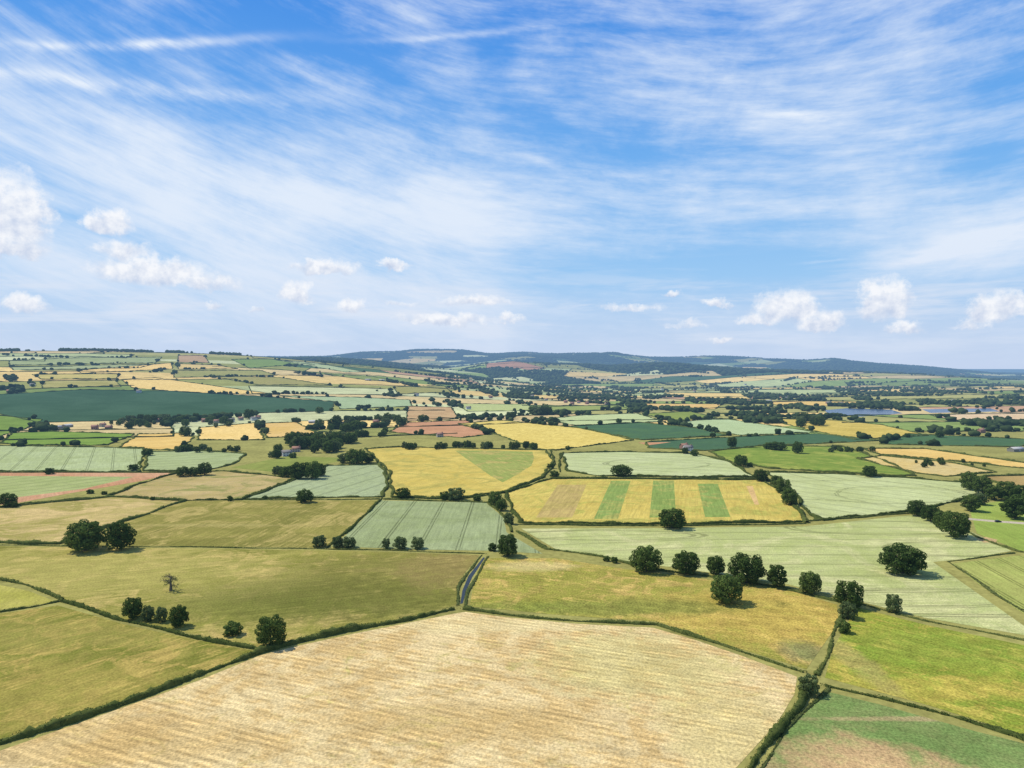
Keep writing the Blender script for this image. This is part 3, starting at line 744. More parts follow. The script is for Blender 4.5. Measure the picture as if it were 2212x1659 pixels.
HL = [
 ([(-400,1745),(-150,1660),(0,1610),(150,1560),(300,1508),(450,1452),(562,1408),(640,1389),(760,1362),(880,1340),(982,1317)], 2.8,1.9,'h','thick dark green hedge bordering the stubble field'),
 ([(132,1299),(260,1340),(400,1373),(500,1392),(562,1405)], 1.8,1.3,'h','dark hedge separating two olive pastures'),
 ([(-250,1228),(0,1252),(60,1265),(105,1281),(132,1297)], 2.0,1.5,'h','curved hedge around small paddock'),
 ([(-250,1348),(0,1322),(70,1312),(128,1300)], 1.8,1.3,'h','hedge around small paddock'),
 ([(1000,1317),(1100,1329),(1250,1343),(1420,1349),(1500,1376),(1600,1409),(1735,1452)], 1.8,1.1,'h','dark hedge and ditch along stubble field'),
 ([(1736,1478),(1726,1520),(1690,1572),(1640,1628),(1560,1740),(1500,1850)], 2.5,1.9,'h','leafy hedge running beside the stubble field'),
 ([(1782,1482),(1900,1508),(2050,1548),(2212,1596),(2500,1672)], 1.8,1.0,'h','hedge between grass field and sown field'),
 ([(1764,1460),(1783,1420),(1803,1370),(1822,1326)], 2.0,0.7,'h','overgrown ditch of rough grass and brambles'),
 ([(1840,1300),(2000,1341),(2212,1384),(2450,1425)], 1.6,0.6,'h','low hedge beyond the bright grass field'),
 ([(-200,1176),(0,1178),(300,1181),(700,1186),(860,1190),(1045,1197)], 1.0,0.5,'h','low thin hedge crossing the pastures'),
 ([(1041,1200),(1008,1240),(994,1268),(987,1308)], 1.8,0.5,'g','reedy grass bank beside the stream'),
 ([(1054,1203),(1027,1246),(1014,1276),(1006,1310)], 1.8,0.5,'g','reedy grass bank beside the stream'),
 ([(1118,1148),(1180,1186),(1300,1203),(1390,1224)], 3.0,1.1,'h','bushy hedge along pale wheat field'),
 ([(1400,1230),(1500,1240),(1600,1256),(1720,1278),(1830,1305)], 1.9,0.9,'h','hedge with oaks along wheat field'),
 ([(1122,1133),(1400,1137),(1742,1132)], 2.0,1.1,'h','straight hedge beside striped barley field'),
 ([(1744,1130),(1718,1086),(1692,1050),(1640,1032)], 2.8,1.8,'h','hedge at end of barley field'),
 ([(1748,1126),(1850,1119),(1975,1108)], 2.0,1.1,'h','hedge between two pale wheat fields'),
 ([(828,1079),(1056,1086),(1090,1118),(1106,1150)], 2.0,1.1,'h','hedge around grey-green wheat field'),
 ([(704,1184),(745,1152),(784,1118),(820,1082),(839,1045),(832,1015),(792,971)], 2.1,1.3,'h','winding hedge between pasture and wheat'),
 ([(402,1081),(820,1079)], 1.4,0.7,'h','thin hedge on pasture boundary'),
 ([(402,1081),(272,1125),(190,1150),(132,1175)], 1.0,0.4,'g','faint strip of rough grass across pasture'),
 ([(846,1075),(990,1079),(1100,1063),(1172,1032),(1199,1003),(1190,974)], 2.5,1.5,'h','curving hedge around yellow barley field'),
 ([(1192,1032),(1420,1034),(1640,1033)], 2.1,1.2,'h','hedge between barley and pale wheat'),
 ([(1210,1020),(1208,1000),(1212,980)], 2.4,1.3,'h','short hedge at wheat field edge'),
 ([(2050,1214),(2120,1262),(2212,1322),(2350,1410)], 1.6,0.6,'g','rough grass margin between fields'),
 ([(1975,1110),(2050,1126),(2110,1160),(2200,1192),(2350,1215)], 1.8,0.8,'h','hedge beside farm track and grass'),
 ([(2050,1213),(2110,1206),(2190,1195)], 1.6,0.6,'g','rough grass margin between fields'),
 ([(235,1073),(150,1078),(0,1096),(-200,1106)], 2.2,1.1,'h','scrubby hedge beside dry pasture'),
 ([(0,1021),(200,1021),(382,1021),(440,1020)], 2.2,1.1,'h','hedge along bare red soil strip'),
 ([(1786,1488),(1756,1520),(1698,1584),(1616,1700)], 1.4,0.5,'g','grass verge of the sown field'),
]
for (pp, w, h_, mk, lab) in HL:
    path = [gp(*p) for p in pp]
    make_hedge(path, w, h_, hedgem if mk == 'h' else reedm, 'hedge' if mk == 'h' else 'rough_grass', lab, 'field hedges')
for f in FD:
    if not f['hedge']: continue
    P = f['corner']; md = np.mean([math.hypot(*p) for p in P])
    if md < 560: continue
    cl = P + [P[0]]
    make_hedge(cl, 2.8, 1.7 if md < 2500 else 2.3, hedgem if md < 1500 else farm_, 'hedge', 'field boundary hedge around ' + f['name'].replace('_', ' '), 'field hedges', leaves=md < 1100, step=2.5 if md < 1500 else 7.0, wob=1.0)

def ico(sub):
    bm = bmesh.new(); bmesh.ops.create_icosphere(bm, subdivisions=sub, radius=1)
    V = np.array([v.co[:] for v in bm.verts]); F = np.array([[v.index for v in f.verts] for f in bm.faces]); bm.free(); return V, F
I1, I2 = ico(1), ico(2)
def blobs(P, hgt, wid, base, jit=0.28):
    P = np.array(P); n = len(P); bv, bf = base
    hgt = np.array(hgt); wid = np.array(wid)
    z = height(P[:, 0], P[:, 1])
    J = 1 + rng.uniform(-jit, jit, (n, len(bv), 1))
    V = bv[None] * J * np.stack([wid / 2, wid / 2, hgt / 2], axis=1)[:, None, :]
    V += np.stack([P[:, 0], P[:, 1], z + hgt * 0.48], axis=1)[:, None, :]
    F = bf[None] + (np.arange(n) * len(bv))[:, None, None]
    return V.reshape(-1, 3), F.reshape(-1, 3)

def inhand(P):
    P = np.array(P); r = np.zeros(len(P), bool)
    for f in ALL:
        r |= pip(P[:, 0], P[:, 1], f['poly'])
    return r
near_b, far_b = [], []
def addt(x, y, h_, w):
    D = math.hypot(x, y)
    (near_b if D < 2800 else far_b).append((x, y, h_, w))
EP = []
def belt(A, B, n, big):
    """a continuous run of hedgerow trees of mixed size"""
    L = np.linalg.norm(B - A)
    for i in range(n):
        t = (i + random.random()) / n
        p = A + (B - A) * t + rng.normal(0, 3.5, 2)
        EP.append((p[0], p[1], random.uniform(3.5, 12) * big))
for a, b in qedges:
    A = np.array(nodes[a]); B = np.array(nodes[b]); L = np.linalg.norm(B - A)
    m = (A + B) / 2; D = np.hypot(*m)
    dens = 0.30 + 0.32 * fnoise(m[0] + 800, m[1] - 300)
    right = m[0] / m[1]
    if D > 2200 and right > -0.12: dens += 0.22
    elif right < -0.2 and D > 1700: dens -= 0.14
    bg_ = 1.0 if D < 6000 else 1.2
    if random.random() < dens:
        # dense belt along part of the edge
        t0 = random.uniform(0, 0.4); t1 = random.uniform(0.6, 1.0)
        A2 = A + (B - A) * t0; B2 = A + (B - A) * t1
        belt(A2, B2, int(L * (t1 - t0) / (9 if D < 3500 else 14)), bg_)
    else:
        for _ in range(random.choice([0, 1, 1, 2, 3])):
            p = A + (B - A) * random.random()
            EP.append((p[0], p[1], random.uniform(4, 11) * bg_))
for f in FD:
    P = f['corner']; P = P + [P[0]]
    for i in range(len(P) - 1):
        A = np.array(P[i]); B = np.array(P[i + 1]); L = np.linalg.norm(B - A); D = np.hypot(*A)
        if D < 1150 or not f['hedge']: continue
        if random.random() < 0.45:
            t0 = random.uniform(0, 0.5); t1 = t0 + random.uniform(0.15, 0.5)
            for q in range(max(2, int(L * (t1 - t0) / 9))):
                p = A + (B - A) * min(1, random.uniform(t0, t1)) + rng.normal(0, 3, 2)
                h_ = random.uniform(3.5, 10); addt(p[0], p[1], h_, h_ * random.uniform(1.0, 1.6))
        else:
            p = A + (B - A) * random.random(); h_ = random.uniform(4, 10); addt(p[0], p[1], h_, h_ * 1.2)
for _ in range(460):
    D = math.exp(random.uniform(math.log(1400), math.log(8000))); a = random.uniform(-0.68, 0.68)
    if random.random() < 0.55: a = random.uniform(-0.12, 0.68); D = random.uniform(2000, 7500)
    if a < -0.2 and D < 4500 and random.random() < 0.5: continue
    x0, y0 = D * math.sin(a), D * math.cos(a); an = random.uniform(0, 3.14); s1, s2 = random.uniform(15, 90), random.uniform(5, 16)
    for q in range(random.randint(12, 44)):
        g1, g2 = random.gauss(0, s1), random.gauss(0, s2)
        EP.append((x0 + g1 * math.cos(an) - g2 * math.sin(an), y0 + g1 * math.sin(an) + g2 * math.cos(an), random.uniform(5, 13)))
# wooded crest of the near hill
for u0_, u1_ in ((-120, 40), (130, 330), (360, 400), (455, 520)):
    for _ in range(int((u1_ - u0_) * 1.6)):
        uu = random.uniform(u0_, u1_); aa = math.atan((uu - 1106) / FP); DD = random.uniform(3800, 4120)
        near_ = random.uniform(8, 15)
        EP.append((DD * math.sin(aa), DD * math.cos(aa), near_))
ih = inhand(EP)
for e, hnd in zip(EP, ih):
    if not hnd: addt(e[0], e[1], e[2], e[2] * random.uniform(1.0, 1.7))
FPt = []
for P, D in forest_quads:
    P = np.array(P); sp = 20 if D < 5000 else 30
    area = SA * SB; n = int(area / (sp * sp))
    u_ = rng.random((n, 2))
    for s_, t_ in u_:
        p = (P[0] * (1 - s_) + P[1] * s_) * (1 - t_) + (P[3] * (1 - s_) + P[2] * s_) * t_
        FPt.append((p[0], p[1], random.uniform(9, 17), sp * random.uniform(1.0, 1.4)))
ih = inhand([p[:2] for p in FPt])
for e, hnd in zip(FPt, ih):
    if not hnd: addt(*e)
print('blobs', len(near_b), len(far_b))
for arr, base, nm, lab in ((near_b, I2, 'distant_trees', 'many dark hedgerow trees across the valley'), (far_b, I1, 'distant_woodland', 'dark wooded ridges and scattered far trees')):
    arr = np.array(arr)
    V, F = blobs(arr[:, :2], arr[:, 2], arr[:, 3], base)
    link(nm, fast_mesh(nm, V, F, [farm_]), kind='stuff', label=lab, category='trees')
parts = []
mids = [((nodes[a][0] + nodes[b][0]) / 2, (nodes[a][1] + nodes[b][1]) / 2) for a, b in qedges]
ih = inhand(mids)
for (a, b), hnd in zip(qedges, ih):
    if hnd: continue
    A = np.array(nodes[a]); B = np.array(nodes[b]); D = np.hypot(*A)
    if D > 8000: continue
    n = 20 if D < 4000 else 9
    t = np.linspace(0, 1, n)[:, None]; Q = A + (B - A) * t
    T = (B - A) / np.linalg.norm(B - A); Nn = np.array([-T[1], T[0]])
    z = height(Q[:, 0], Q[:, 1]); e = rng.uniform(0.6, 2.6, n); w = 1.6
    V = np.zeros((n, 4, 3))
    for i, (o, hh) in enumerate(((-w, 0), (-w * .7, 1), (w * .7, 1), (w, 0))):
        V[:, i, :2] = Q + Nn * o; V[:, i, 2] = z + hh * e - (0.2 if hh == 0 else 0)
    i0 = np.arange(n - 1)
    F = np.concatenate([np.column_stack([i0 * 4 + j, i0 * 4 + j + 1, (i0 + 1) * 4 + j + 1, (i0 + 1) * 4 + j]) for j in range(3)])
    parts.append((V.reshape(-1, 3), F))
V, F = joinq(parts)
link('distant_hedgerows', fast_mesh('distant_hedgerows', V, F, [farm_]), kind='stuff', label='network of dark hedgerows dividing far fields', category='hedges')

# ------------------------------------------------------------------ dead tree
def dead_tree(u, v, hp):
    x, y = gp(u, v); s = y / FP; Ht = hp * s
    r = np.random.default_rng(5)
    trunk = tube([(0, 0, -0.3), (0.1, 0, Ht * 0.2), (-0.25, 0.1, Ht * 0.42), (0.15, 0, Ht * 0.6), (0.35, 0, Ht * 0.72)], [0.8, 0.6, 0.5, 0.35, 0.15], 9, 0.2, r)
    br = []; tips = []
    def grow(p, dirn, L, rad, dep):
        pts = [p]; rr = [rad]
        for q in range(3):
            dirn = dirn + r.normal(0, 0.28, 3); dirn[2] += 0.06; dirn /= np.linalg.norm(dirn)
            pts.append(pts[-1] + dirn * L / 3); rr.append(rad * (0.75 - 0.2 * q))
            if dep > 0:
                for _ in range(2):
                    d2 = dirn + r.normal(0, 0.75, 3); d2 /= np.linalg.norm(d2)
                    grow(pts[-1], d2, L * r.uniform(0.35, 0.6), rad * 0.5, dep - 1)
        if pts[-1][2] < Ht * 0.7: tips.append(pts[-1])
        br.append(tube(pts, rr, 5))
    for i in range(8):
        a = i * 2.4; z0 = Ht * (0.25 + 0.45 * i / 8)
        grow(np.array([0.1, 0, z0]), np.array([math.cos(a), math.sin(a), 0.4]), Ht * r.uniform(0.25, 0.45), 0.2, 2)
    e = link('dead_tree', None, (x, y, 0)); e['label'] = 'gnarled nearly dead oak standing in pasture'; e['category'] = 'dead tree'
    link('trunk', fast_mesh('trunk', *trunk, [deadm]), parent=e)
    V, F = joinq(br); link('branch', fast_mesh('branch', V, F, [deadm]), parent=e)
    tp = np.array(tips); C = tp[r.integers(0, len(tp), 480)] + r.normal(0, 0.4, (480, 3)); C[:, 2] = np.maximum(C[:, 2], 0.3)
    LV, LF = leaf_quads(r, C, r.normal(size=C.shape), 0.22)
    link('foliage', fast_mesh('foliage', LV, LF, [leafm]), parent=e)
dead_tree(369, 1276, 46)

# ------------------------------------------------------------------ buildings
def flatmat(name, c, c2=None, rough=0.85):
    m, k = newmat(name); geo = k.new('ShaderNodeNewGeometry')
    finish_haze(m, k, diffuse(k, k.mix(k.noise(geo.outputs['Position'], 2.5, 5, 0.7), c, c2 or tuple(x * 0.7 for x in c)), rough, 0.1)); return m
M = dict(white=flatmat('white_render', (0.75, 0.73, 0.68)), brick=flatmat('red_brick', (0.36, 0.20, 0.14)), stone=flatmat('pale_stone', (0.45, 0.40, 0.32)),
         tile=flatmat('clay_tile', (0.34, 0.19, 0.13)), slate=flatmat('grey_slate', (0.24, 0.22, 0.19)), tin=flatmat('metal_sheet', (0.48, 0.47, 0.43)), clad=flatmat('barn_cladding', (0.26, 0.25, 0.2)),
         glass=flatmat('window_glass', (0.04, 0.05, 0.06), rough=0.2), door=flatmat('painted_door', (0.08, 0.12, 0.10)))
def boxq(x0, x1, y0, y1, z0, z1):
    V = np.array([(x, y, z) for z in (z0, z1) for x, y in ((x0, y0), (x1, y0), (x1, y1), (x0, y1))], float)
    F = np.array([(0, 3, 2, 1), (4, 5, 6, 7), (0, 1, 5, 4), (1, 2, 6, 5), (2, 3, 7, 6), (3, 0, 4, 7)])
    return V, F
def house_meshes(L, W, h, rise, wall, roof, house=True):
    me = bpy.data.meshes.new('wall')
    l, w = L / 2, W / 2
    V = [(-l, -w, -.5), (l, -w, -.5), (l, w, -.5), (-l, w, -.5), (-l, -w, h), (l, -w, h), (l, w, h), (-l, w, h), (-l, 0, h + rise), (l, 0, h + rise)]
    F = [(0, 1, 5, 4), (2, 3, 7, 6), (1, 2, 6, 9, 5), (3, 0, 4, 8, 7)]
    me.from_pydata(V, [], F); me.materials.append(wall); me.update()
    o = 0.45; t = 0.22; parts = []
    for s in (-1, 1):
        yo = s * (w + o); zo = h - o * rise / w
        pv = np.array([(-l - o, 0, h + rise + .03), (l + o, 0, h + rise + .03), (l + o, yo, zo + .03), (-l - o, yo, zo + .03)])
        pv = np.concatenate([pv, pv + np.array([0, 0, t])])
        parts.append((pv, np.array([(0, 1, 2, 3), (7, 6, 5, 4), (0, 4, 5, 1), (1, 5, 6, 2), (2, 6, 7, 3), (3, 7, 4, 0)])))
    out = [('wall', me, None), ('roof', fast_mesh('roof', *joinq(parts), [roof]), None)]
    if house:
        out.append(('chimney', fast_mesh('chimney', *boxq(l * .75 - .5, l * .75 + .5, -.45, .45, h + rise * .6, h + rise + 1.3), [M['brick']]), 'roof'))
        wins = fast_mesh('window', *boxq(-.6, .6, -.05, .05, -.6, .6), [M['glass']])
        for xx in (-l * .6, 0, l * .6):
            for zz in ((1.5, 4.1) if h > 4 else (1.5,)):
                for s in (-1, 1):
                    if xx == 0 and zz < 2 and s == -1: continue
                    out.append(('window', wins, (xx, s * w, zz)))
        out.append(('door', fast_mesh('door', *boxq(-.5, .5, -w - .06, -w + .05, 0, 2.1), [M['door']]), None))
    else:
        out.append(('door', fast_mesh('door', *boxq(-1.6, 1.6, -w - .08, -w + .05, 0, min(3.4, h - .4)), [M['tin']]), None))
    return out
HV = {'white_house': (house_meshes(12, 7, 4.8, 2.8, M['white'], M['slate']), 'white rendered farmhouse with grey slate roof', 'farmhouse'),
      'brick_house': (house_meshes(11, 7, 4.8, 2.8, M['brick'], M['tile']), 'red brick house with clay tile roof', 'farmhouse'),
      'stone_cottage': (house_meshes(10, 6.5, 4.6, 2.6, M['stone'], M['tile']), 'pale stone cottage with red roof', 'cottage'),
      'barn': (house_meshes(20, 10, 3.6, 2.2, M['clad'], M['tin'], False), 'large farm barn with pale metal roof', 'barn'),
      'brick_barn': (house_meshes(16, 7, 3.4, 2.6, M['brick'], M['slate'], False), 'long brick barn with slate roof', 'barn')}
HPOS = [('barn',92,924,.1),('barn',122,926,.1),('barn',145,923,1.5),('brick_house',205,927,.3),('brick_house',235,928,.2),('stone_cottage',222,922,1.2),
 ('stone_cottage',340,912,.4),('white_house',358,909,.1),('brick_house',442,912,.7),('stone_cottage',468,914,.2),('white_house',548,908,.9),('stone_cottage',558,905,.1),
 ('white_house',620,985,.5),('brick_barn',606,984,1.2),('stone_cottage',640,976,.2),('white_house',737,920,.3),('stone_cottage',744,930,.6),('brick_house',752,918,.2),('barn',678,914,.2),
 ('brick_house',1478,970,.5),('white_house',1486,974,.2),('brick_house',1236,874,.3),('stone_cottage',1250,871,.1),('brick_house',1268,873,.6),('white_house',1290,871,.1),('stone_cottage',1310,874,.2),('brick_house',1222,870,.2),
 ('brick_house',20,848,.3),('white_house',70,834,.2),('barn',795,822,.1),('barn',825,823,.1),('white_house',1012,884,.3),('brick_barn',1790,872,.1),('brick_barn',1816,873,.1),('white_house',1150,858,.1),('stone_cottage',950,944,.4),('white_house',1120,846,.2),
 ('barn',1660,868,.1),('white_house',1430,842,.4),('white_house',1560,840,.4),('brick_house',2120,935,.3),('barn',2195,975,.3),('stone_cottage',1180,865,.4),('white_house',900,855,.4),('brick_house',812,915,.4),('stone_cottage',850,905,.4),
 ('white_house',1350,868,.4),('stone_cottage',1400,858,.2),('white_house',1700,862,.1),('brick_house',2000,872,.1),('white_house',2060,868,.3),('stone_cottage',520,908,.8),('white_house',500,912,.3),('brick_house',1060,860,.3),
 ('white_house',1330,838,.4),('white_house',1240,842,.2),('white_house',1610,832,.1),('stone_cottage',1500,846,.1),('white_house',1900,850,.3),('white_house',300,848,.3)]
for kind, u, v, rot in HPOS:
    parts, lab, cat = HV[kind]
    x, y = gp(u, v)
    e = link(kind, None, (x, y, float(height(x, y)))); e.rotation_euler[2] = rot
    e['label'] = lab; e['category'] = cat; e['group'] = 'farm buildings and village houses'
    roofo = None
    for nm, me, extra in parts:
        p = e; loc = (0, 0, 0)
        if extra == 'roof': p = roofo
        elif extra is not None: loc = extra
        if y > 2200 and nm in ('window', 'door'): continue
        o = link(nm, me, loc, parent=p)
        if nm == 'roof': roofo = o

def car(u, v):
    x, y = gp(u, v)
    e = link('parked_car', None, (x, y, 0.06)); e.rotation_euler[2] = 0.1; e['label'] = 'small dark car on the farm track'; e['category'] = 'car'
    paint = flatmat('dark_car_paint', (0.03, 0.035, 0.05), rough=0.25)
    prof = [(-2.1, .35), (2.1, .35), (2.15, .7), (1.9, .95), (0.95, 1.02), (-1.9, 1.05), (-2.15, .8)]
    cab = [(-1.75, 1.03), (0.95, 1.0), (0.35, 1.5), (-1.3, 1.52)]
    for nm, pr, w, m in (('body', prof, .88, paint), ('window', cab, .76, M['glass'])):
        n = len(pr); V = [(a, -w, b) for a, b in pr] + [(a, w, b) for a, b in pr]
        F = [tuple(range(n)), tuple(range(2 * n - 1, n - 1, -1))] + [(i, i + n, (i + 1) % n + n, (i + 1) % n) for i in range(n)]
        me = bpy.data.meshes.new(nm); me.from_pydata(V, [], F); me.materials.append(m); me.update(); link(nm, me, parent=e)
    wmh = fast_mesh('wheel', *tube([(0, -.11, 0), (0, .11, 0)], [.33, .33], 14), [M['glass']])
    for a in (-1.35, 1.35):
        for b in (-.82, .82): link('wheel', wmh, (a, b, .33), parent=e)
car(2156, 1128)

# ------------------------------------------------------------------ sun and sky
SE = math.radians(54); az_s = math.radians(-68)
sd = Vector((math.sin(az_s) * math.cos(SE), math.cos(az_s) * math.cos(SE), math.sin(SE)))
sl = bpy.data.lights.new('sun', 'SUN'); sl.energy = 4.7; sl.angle = math.radians(0.5); sl.color = (1.0, 0.945, 0.86)
so = bpy.data.objects.new('sun', sl); so.rotation_euler = sd.to_track_quat('Z', 'Y').to_euler(); COL.objects.link(so)

world = bpy.data.worlds.new('World'); scene.world = world; world.use_nodes = True
try:
    world.cycles.sampling_method = 'MANUAL'; world.cycles.sample_map_resolution = 256
except Exception: pass
world.node_tree.nodes.clear()
k = N(world.node_tree)
tc = k.new('ShaderNodeTexCoord'); dx, dy, dz = k.sep(tc.outputs['Generated'])
az = k.m('ARCTAN2', dx, dy); el = k.m('ARCSINE', dz)
def ae(u, v):
    d = ray(u, v); return math.atan2(d[0], d[1]), math.atan2(d[2], math.hypot(d[0], d[1]))
sky = k.new('ShaderNodeTexSky'); sky.sky_type = 'NISHITA'; sky.sun_disc = False
sky.sun_elevation = SE; sky.sun_rotation = az_s; sky.altitude = 100; sky.air_density = 1.0; sky.dust_density = 0.6; sky.ozone_density = 2.0
skc = k.mix(1.0, sky.outputs[0], (0.10, 0.10, 0.10), 'MULTIPLY')
ramp = k.new('ShaderNodeValToRGB'); k.put(ramp.inputs[0], k.m('DIVIDE', el, 0.6, clamp=True))
cr = ramp.color_ramp
stops = [(0.0, (196, 214, 241)), (0.08, (178, 210, 244)), (0.2, (134, 198, 248)), (0.42, (102, 176, 244)), (0.75, (62, 144, 234)), (1.0, (42, 120, 216))]
cr.elements[0].position = 0; cr.elements[0].color = (*lin(stops[0][1]), 1)
cr.elements[1].position = 1; cr.elements[1].color = (*lin(stops[-1][1]), 1)
for p_, c_ in stops[1:-1]:
    e = cr.elements.new(p_); e.color = (*lin(c_), 1)
base = k.mix(0.90, skc, ramp.outputs[0])

low = k.noise(k.vec(az, el), 2.2, 1, 0.5, 0, '2D')
def patch(u0, v0, u1, v1, wpx, amp, X0, Y0):
    a0, e0 = ae(u0, v0); a1, e1_ = ae(u1, v1)
    ca_, ce = (a0 + a1) / 2, (e0 + e1_) / 2
    L = math.hypot(a1 - a0, e1_ - e0) / 2; tx, ty = (a1 - a0) / (2 * L), (e1_ - e0) / (2 * L)
    W = wpx / FP
    al = k.ma(X0, tx / L, k.ma(Y0, ty / L, -(ca_ * tx + ce * ty) / L))
    pe = k.ma(X0, -ty / W, k.ma(Y0, tx / W, -(-ca_ * ty + ce * tx) / W))
    r2 = k.ma(al, al, k.m('MULTIPLY', pe, pe))
    return k.m('MULTIPLY', k.m('POWER', 0.30, r2), amp)
eld = k.ma(k.m('SUBTRACT', low, 0.5), 0.06, el)
cov = None
for pr in [(-150,220,1000,400,90,0.22),(350,430,1600,450,80,0.27),(1300,520,2250,400,50,0.14),(1200,90,2350,280,170,0.20),(0,340,700,500,100,0.20),(2000,560,2300,500,50,0.25),(-100,590,1300,650,90,0.26),
           (250,0,1000,90,60,-0.24),(1200,590,1900,580,34,-0.22),(1000,150,1130,40,60,-0.14),(2000,330,2260,340,44,-0.22),(1500,500,2000,500,24,-0.10)]:
    p_ = patch(*pr, az, eld); cov = p_ if cov is None else k.m('ADD', cov, p_)
e2_ = k.m('SUBTRACT', el, k.m('ADD', k.m('MULTIPLY', az, -0.17), k.m('MULTIPLY', k.m('MULTIPLY', az, az), 0.20)))
e2_ = k.ma(k.m('SUBTRACT', low, 0.5), 0.05, e2_)
c1 = k.noise(k.vec(k.m('MULTIPLY', az, 2.4), k.m('MULTIPLY', e2_, 11.0)), 1.0, 7, 0.66, 0.1, '2D')
c2 = k.noise(k.vec(k.m('MULTIPLY', az, 9.0), k.m('MULTIPLY', e2_, 64.0)), 1.0, 6, 0.66, 0.0, '2D')
c3 = k.noise(k.vec(az, k.m('MULTIPLY', el, 1.6)), 5.0, 6, 0.64, 0.3, '2D')
cf = k.m('ADD', k.ma(c1, 0.76, k.m('MULTIPLY', c2, 0.30)), k.ma(c3, 0.42, cov))
cir = k.m('MULTIPLY', k.ss(cf, 0.58, 1.18), 0.95)
sk = None
for pr in [(-30,88,560,84,9,0.95),(770,84,1230,52,7,0.4),(-40,138,660,225,15,0.8),(820,225,900,245,12,0.35),(1580,232,1840,264,11,0.35),(1725,568,1830,558,3,0.5),(1850,580,2260,480,24,0.3),(1080,330,1650,420,10,0.3)]:
    p_ = patch(*pr, az, k.ma(k.m('SUBTRACT', c3, 0.5), 0.022, el)); sk = p_ if sk is None else k.m('ADD', sk, p_)
cir = k.m('ADD', cir, k.m('MULTIPLY', sk, k.m('MULTIPLY', k.m('ADD', 0.35, c2), k.ss(c1, 0.25, 0.6))), clamp=True)
col = k.mix(cir, base, (0.80, 0.88, 0.99))
hz = k.m('MULTIPLY', k.m('POWER', 2.718, k.m('MULTIPLY', k.m('MAXIMUM', el, 0.0), -8.0)), 0.70)
col = k.mix(hz, col, lin((197, 213, 240)))
lay = k.noise(k.vec(k.m('MULTIPLY', az, 5.0), k.m('MULTIPLY', el, 48.0)), 1.0, 5, 0.6, 0.2, '2D')
bq = k.m('DIVIDE', k.m('SUBTRACT', el, 0.075), 0.055)
band = k.m('POWER', 0.3, k.m('MULTIPLY', bq, bq))
layf = k.m('MULTIPLY', k.m('MULTIPLY', k.ss(lay, 0.44, 0.72), band), 0.6)
col = k.mix(layf, col, lin((226, 233, 246)))

hi = k.noise(k.vec(az, k.m('MULTIPLY', el, 1.2)), 28.0, 6, 0.64, 0, '2D'); hi2 = k.noise(k.vec(k.m('ADD', az, 3.1), el), 30.0, 6, 0.64, 0, '2D')
azc = k.ma(k.m('SUBTRACT', hi, 0.5), 0.045, az)
elc = k.ma(k.m('SUBTRACT', hi2, 0.5), 0.028, el)
tpos = k.m('DIVIDE', k.m('ADD', azc, 0.75), 1.5, clamp=True)
R1 = [(60,660,72,22,.6),(270,545,78,24,.5),(455,660,32,12,.45),(640,640,48,27,.75),(752,662,38,20,.6),(960,692,125,17,.55),(1360,665,95,14,.35),(1545,656,44,13,.6),(1700,670,82,38,.9),(1912,655,66,44,.95)]
R2 = [(20,478,96,80,1),(225,485,62,28,.8),(440,612,105,24,.5),(700,582,84,16,.7),(848,573,38,12,.75),(1030,650,92,13,.55),(1455,636,34,10,.5),(1560,735,38,10,.5),(1772,702,56,24,.8),(2150,668,76,31,.9)]
R3 = [(10,538,112,26,.7),(335,592,160,32,.7),(560,668,16,12,.45),(860,655,60,12,.3),(1100,690,36,12,.45),(1480,700,78,12,.3),(1640,695,54,16,.45),(1950,712,48,18,.7),(2100,700,48,16,.45)]
M_ = None; ST = None; SM_ = None
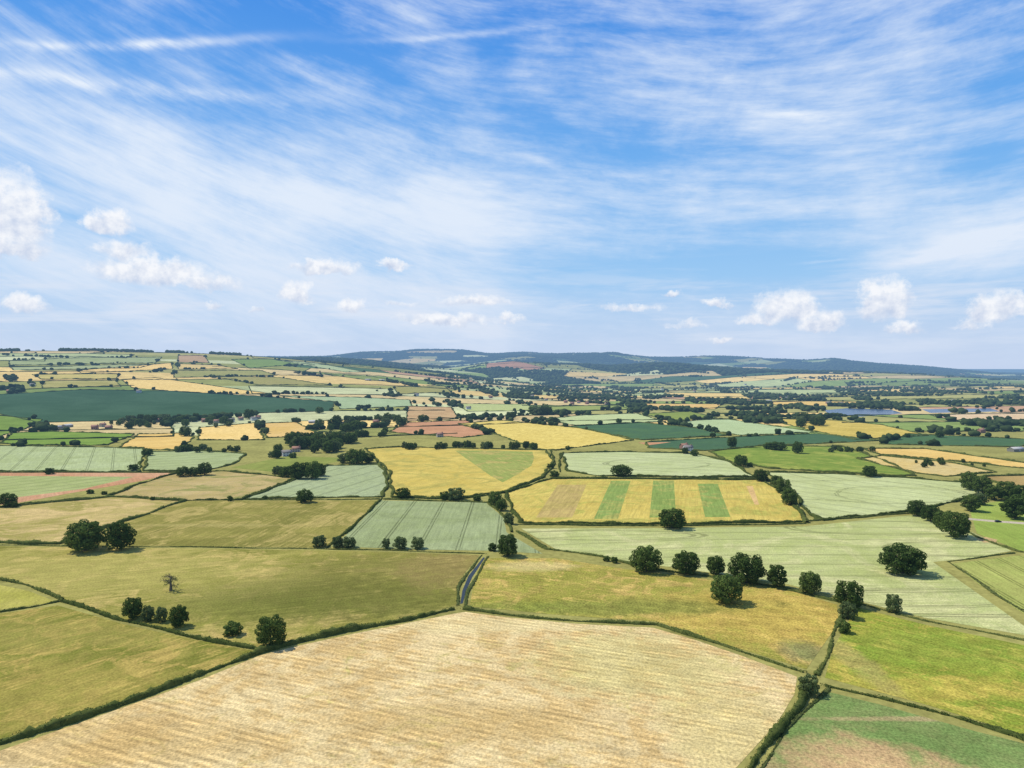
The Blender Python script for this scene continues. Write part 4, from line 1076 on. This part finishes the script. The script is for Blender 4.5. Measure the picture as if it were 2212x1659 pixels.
for R in (R1, R2, R3):
    rp = k.new('ShaderNodeValToRGB'); rp.color_ramp.interpolation = 'LINEAR'; k.put(rp.inputs[0], tpos)
    st = []
    for (u, v, hw, hh, op) in R:
        a0, e0 = ae(u, v); w = hw * 1.08 / FP * math.cos(a0) ** 1.5; hv = hh * 1.18 / FP
        for da, o in ((-w, 0), (0, op), (w, 0)): st.append(((a0 + da + 0.75) / 1.5, (e0 / 0.4, hv / 0.1, o)))
    st.sort(key=lambda q: q[0])
    els = rp.color_ramp.elements
    els[0].position = 0; els[0].color = (*st[0][1][:2], 0, 1); els[1].position = 1; els[1].color = (*st[-1][1][:2], 0, 1)
    for p_, c_ in st[:30]:
        e = els.new(min(0.999, max(0.001, p_))); e.color = (*c_, 1)
    sc_ = k.new('ShaderNodeSeparateColor'); k.nt.links.new(rp.outputs[0], sc_.inputs[0])
    Y = k.m('DIVIDE', k.m('SUBTRACT', elc, k.m('MULTIPLY', sc_.outputs[0], 0.4)), k.m('MULTIPLY', sc_.outputs[1], 0.1))
    op = k.m('MINIMUM', k.m('MULTIPLY', sc_.outputs[2], 1.8), 0.92)
    Yd = k.m('MULTIPLY', k.m('MINIMUM', Y, 0.0), 1.6)
    Yq = k.m('ADD', k.m('MAXIMUM', Y, 0.0), Yd)
    m = k.m('MAXIMUM', k.m('SUBTRACT', op, k.m('MULTIPLY', k.m('MULTIPLY', Yq, Yq), 0.8)), 0.0)
    mt = k.m('MULTIPLY', m, Y)
    M_ = m if M_ is None else k.m('MAXIMUM', M_, m)
    ST = mt if ST is None else k.m('ADD', ST, mt); SM_ = m if SM_ is None else k.m('ADD', SM_, m)
tt = k.m('DIVIDE', ST, k.m('ADD', SM_, 0.001))
puff = k.noise(k.vec(az, el), 55.0, 6, 0.64, 0, '2D')
puff2 = k.noise(k.vec(k.m('ADD', az, 0.007), k.m('SUBTRACT', el, 0.007)), 55.0, 3, 0.6, 0, '2D')
rel = k.m('SUBTRACT', puff, puff2)
cm = k.ma(k.m('SUBTRACT', puff, 0.5), 0.8, M_)
cmask = k.m('MULTIPLY', k.ss(cm, 0.0, 0.84), k.ss(M_, 0.0, 0.2))
sh = k.m('ADD', k.ma(tt, 0.55, 0.62), k.m('MULTIPLY', rel, 1.2), clamp=True)
ccol = k.mix(sh, lin((188, 203, 230)), (0.95, 0.96, 0.99))
col = k.mix(k.m('MULTIPLY', cmask, 0.93), col, ccol)
col = k.mix(k.ss(el, -0.02, 0.0, 1.0, 0.0), col, (0.25, 0.32, 0.36))
bg = k.new('ShaderNodeBackground'); k.put(bg.inputs[0], col); bg.inputs[1].default_value = 1.0
wo = k.new('ShaderNodeOutputWorld'); k.nt.links.new(bg.outputs[0], wo.inputs[0])
print('done')
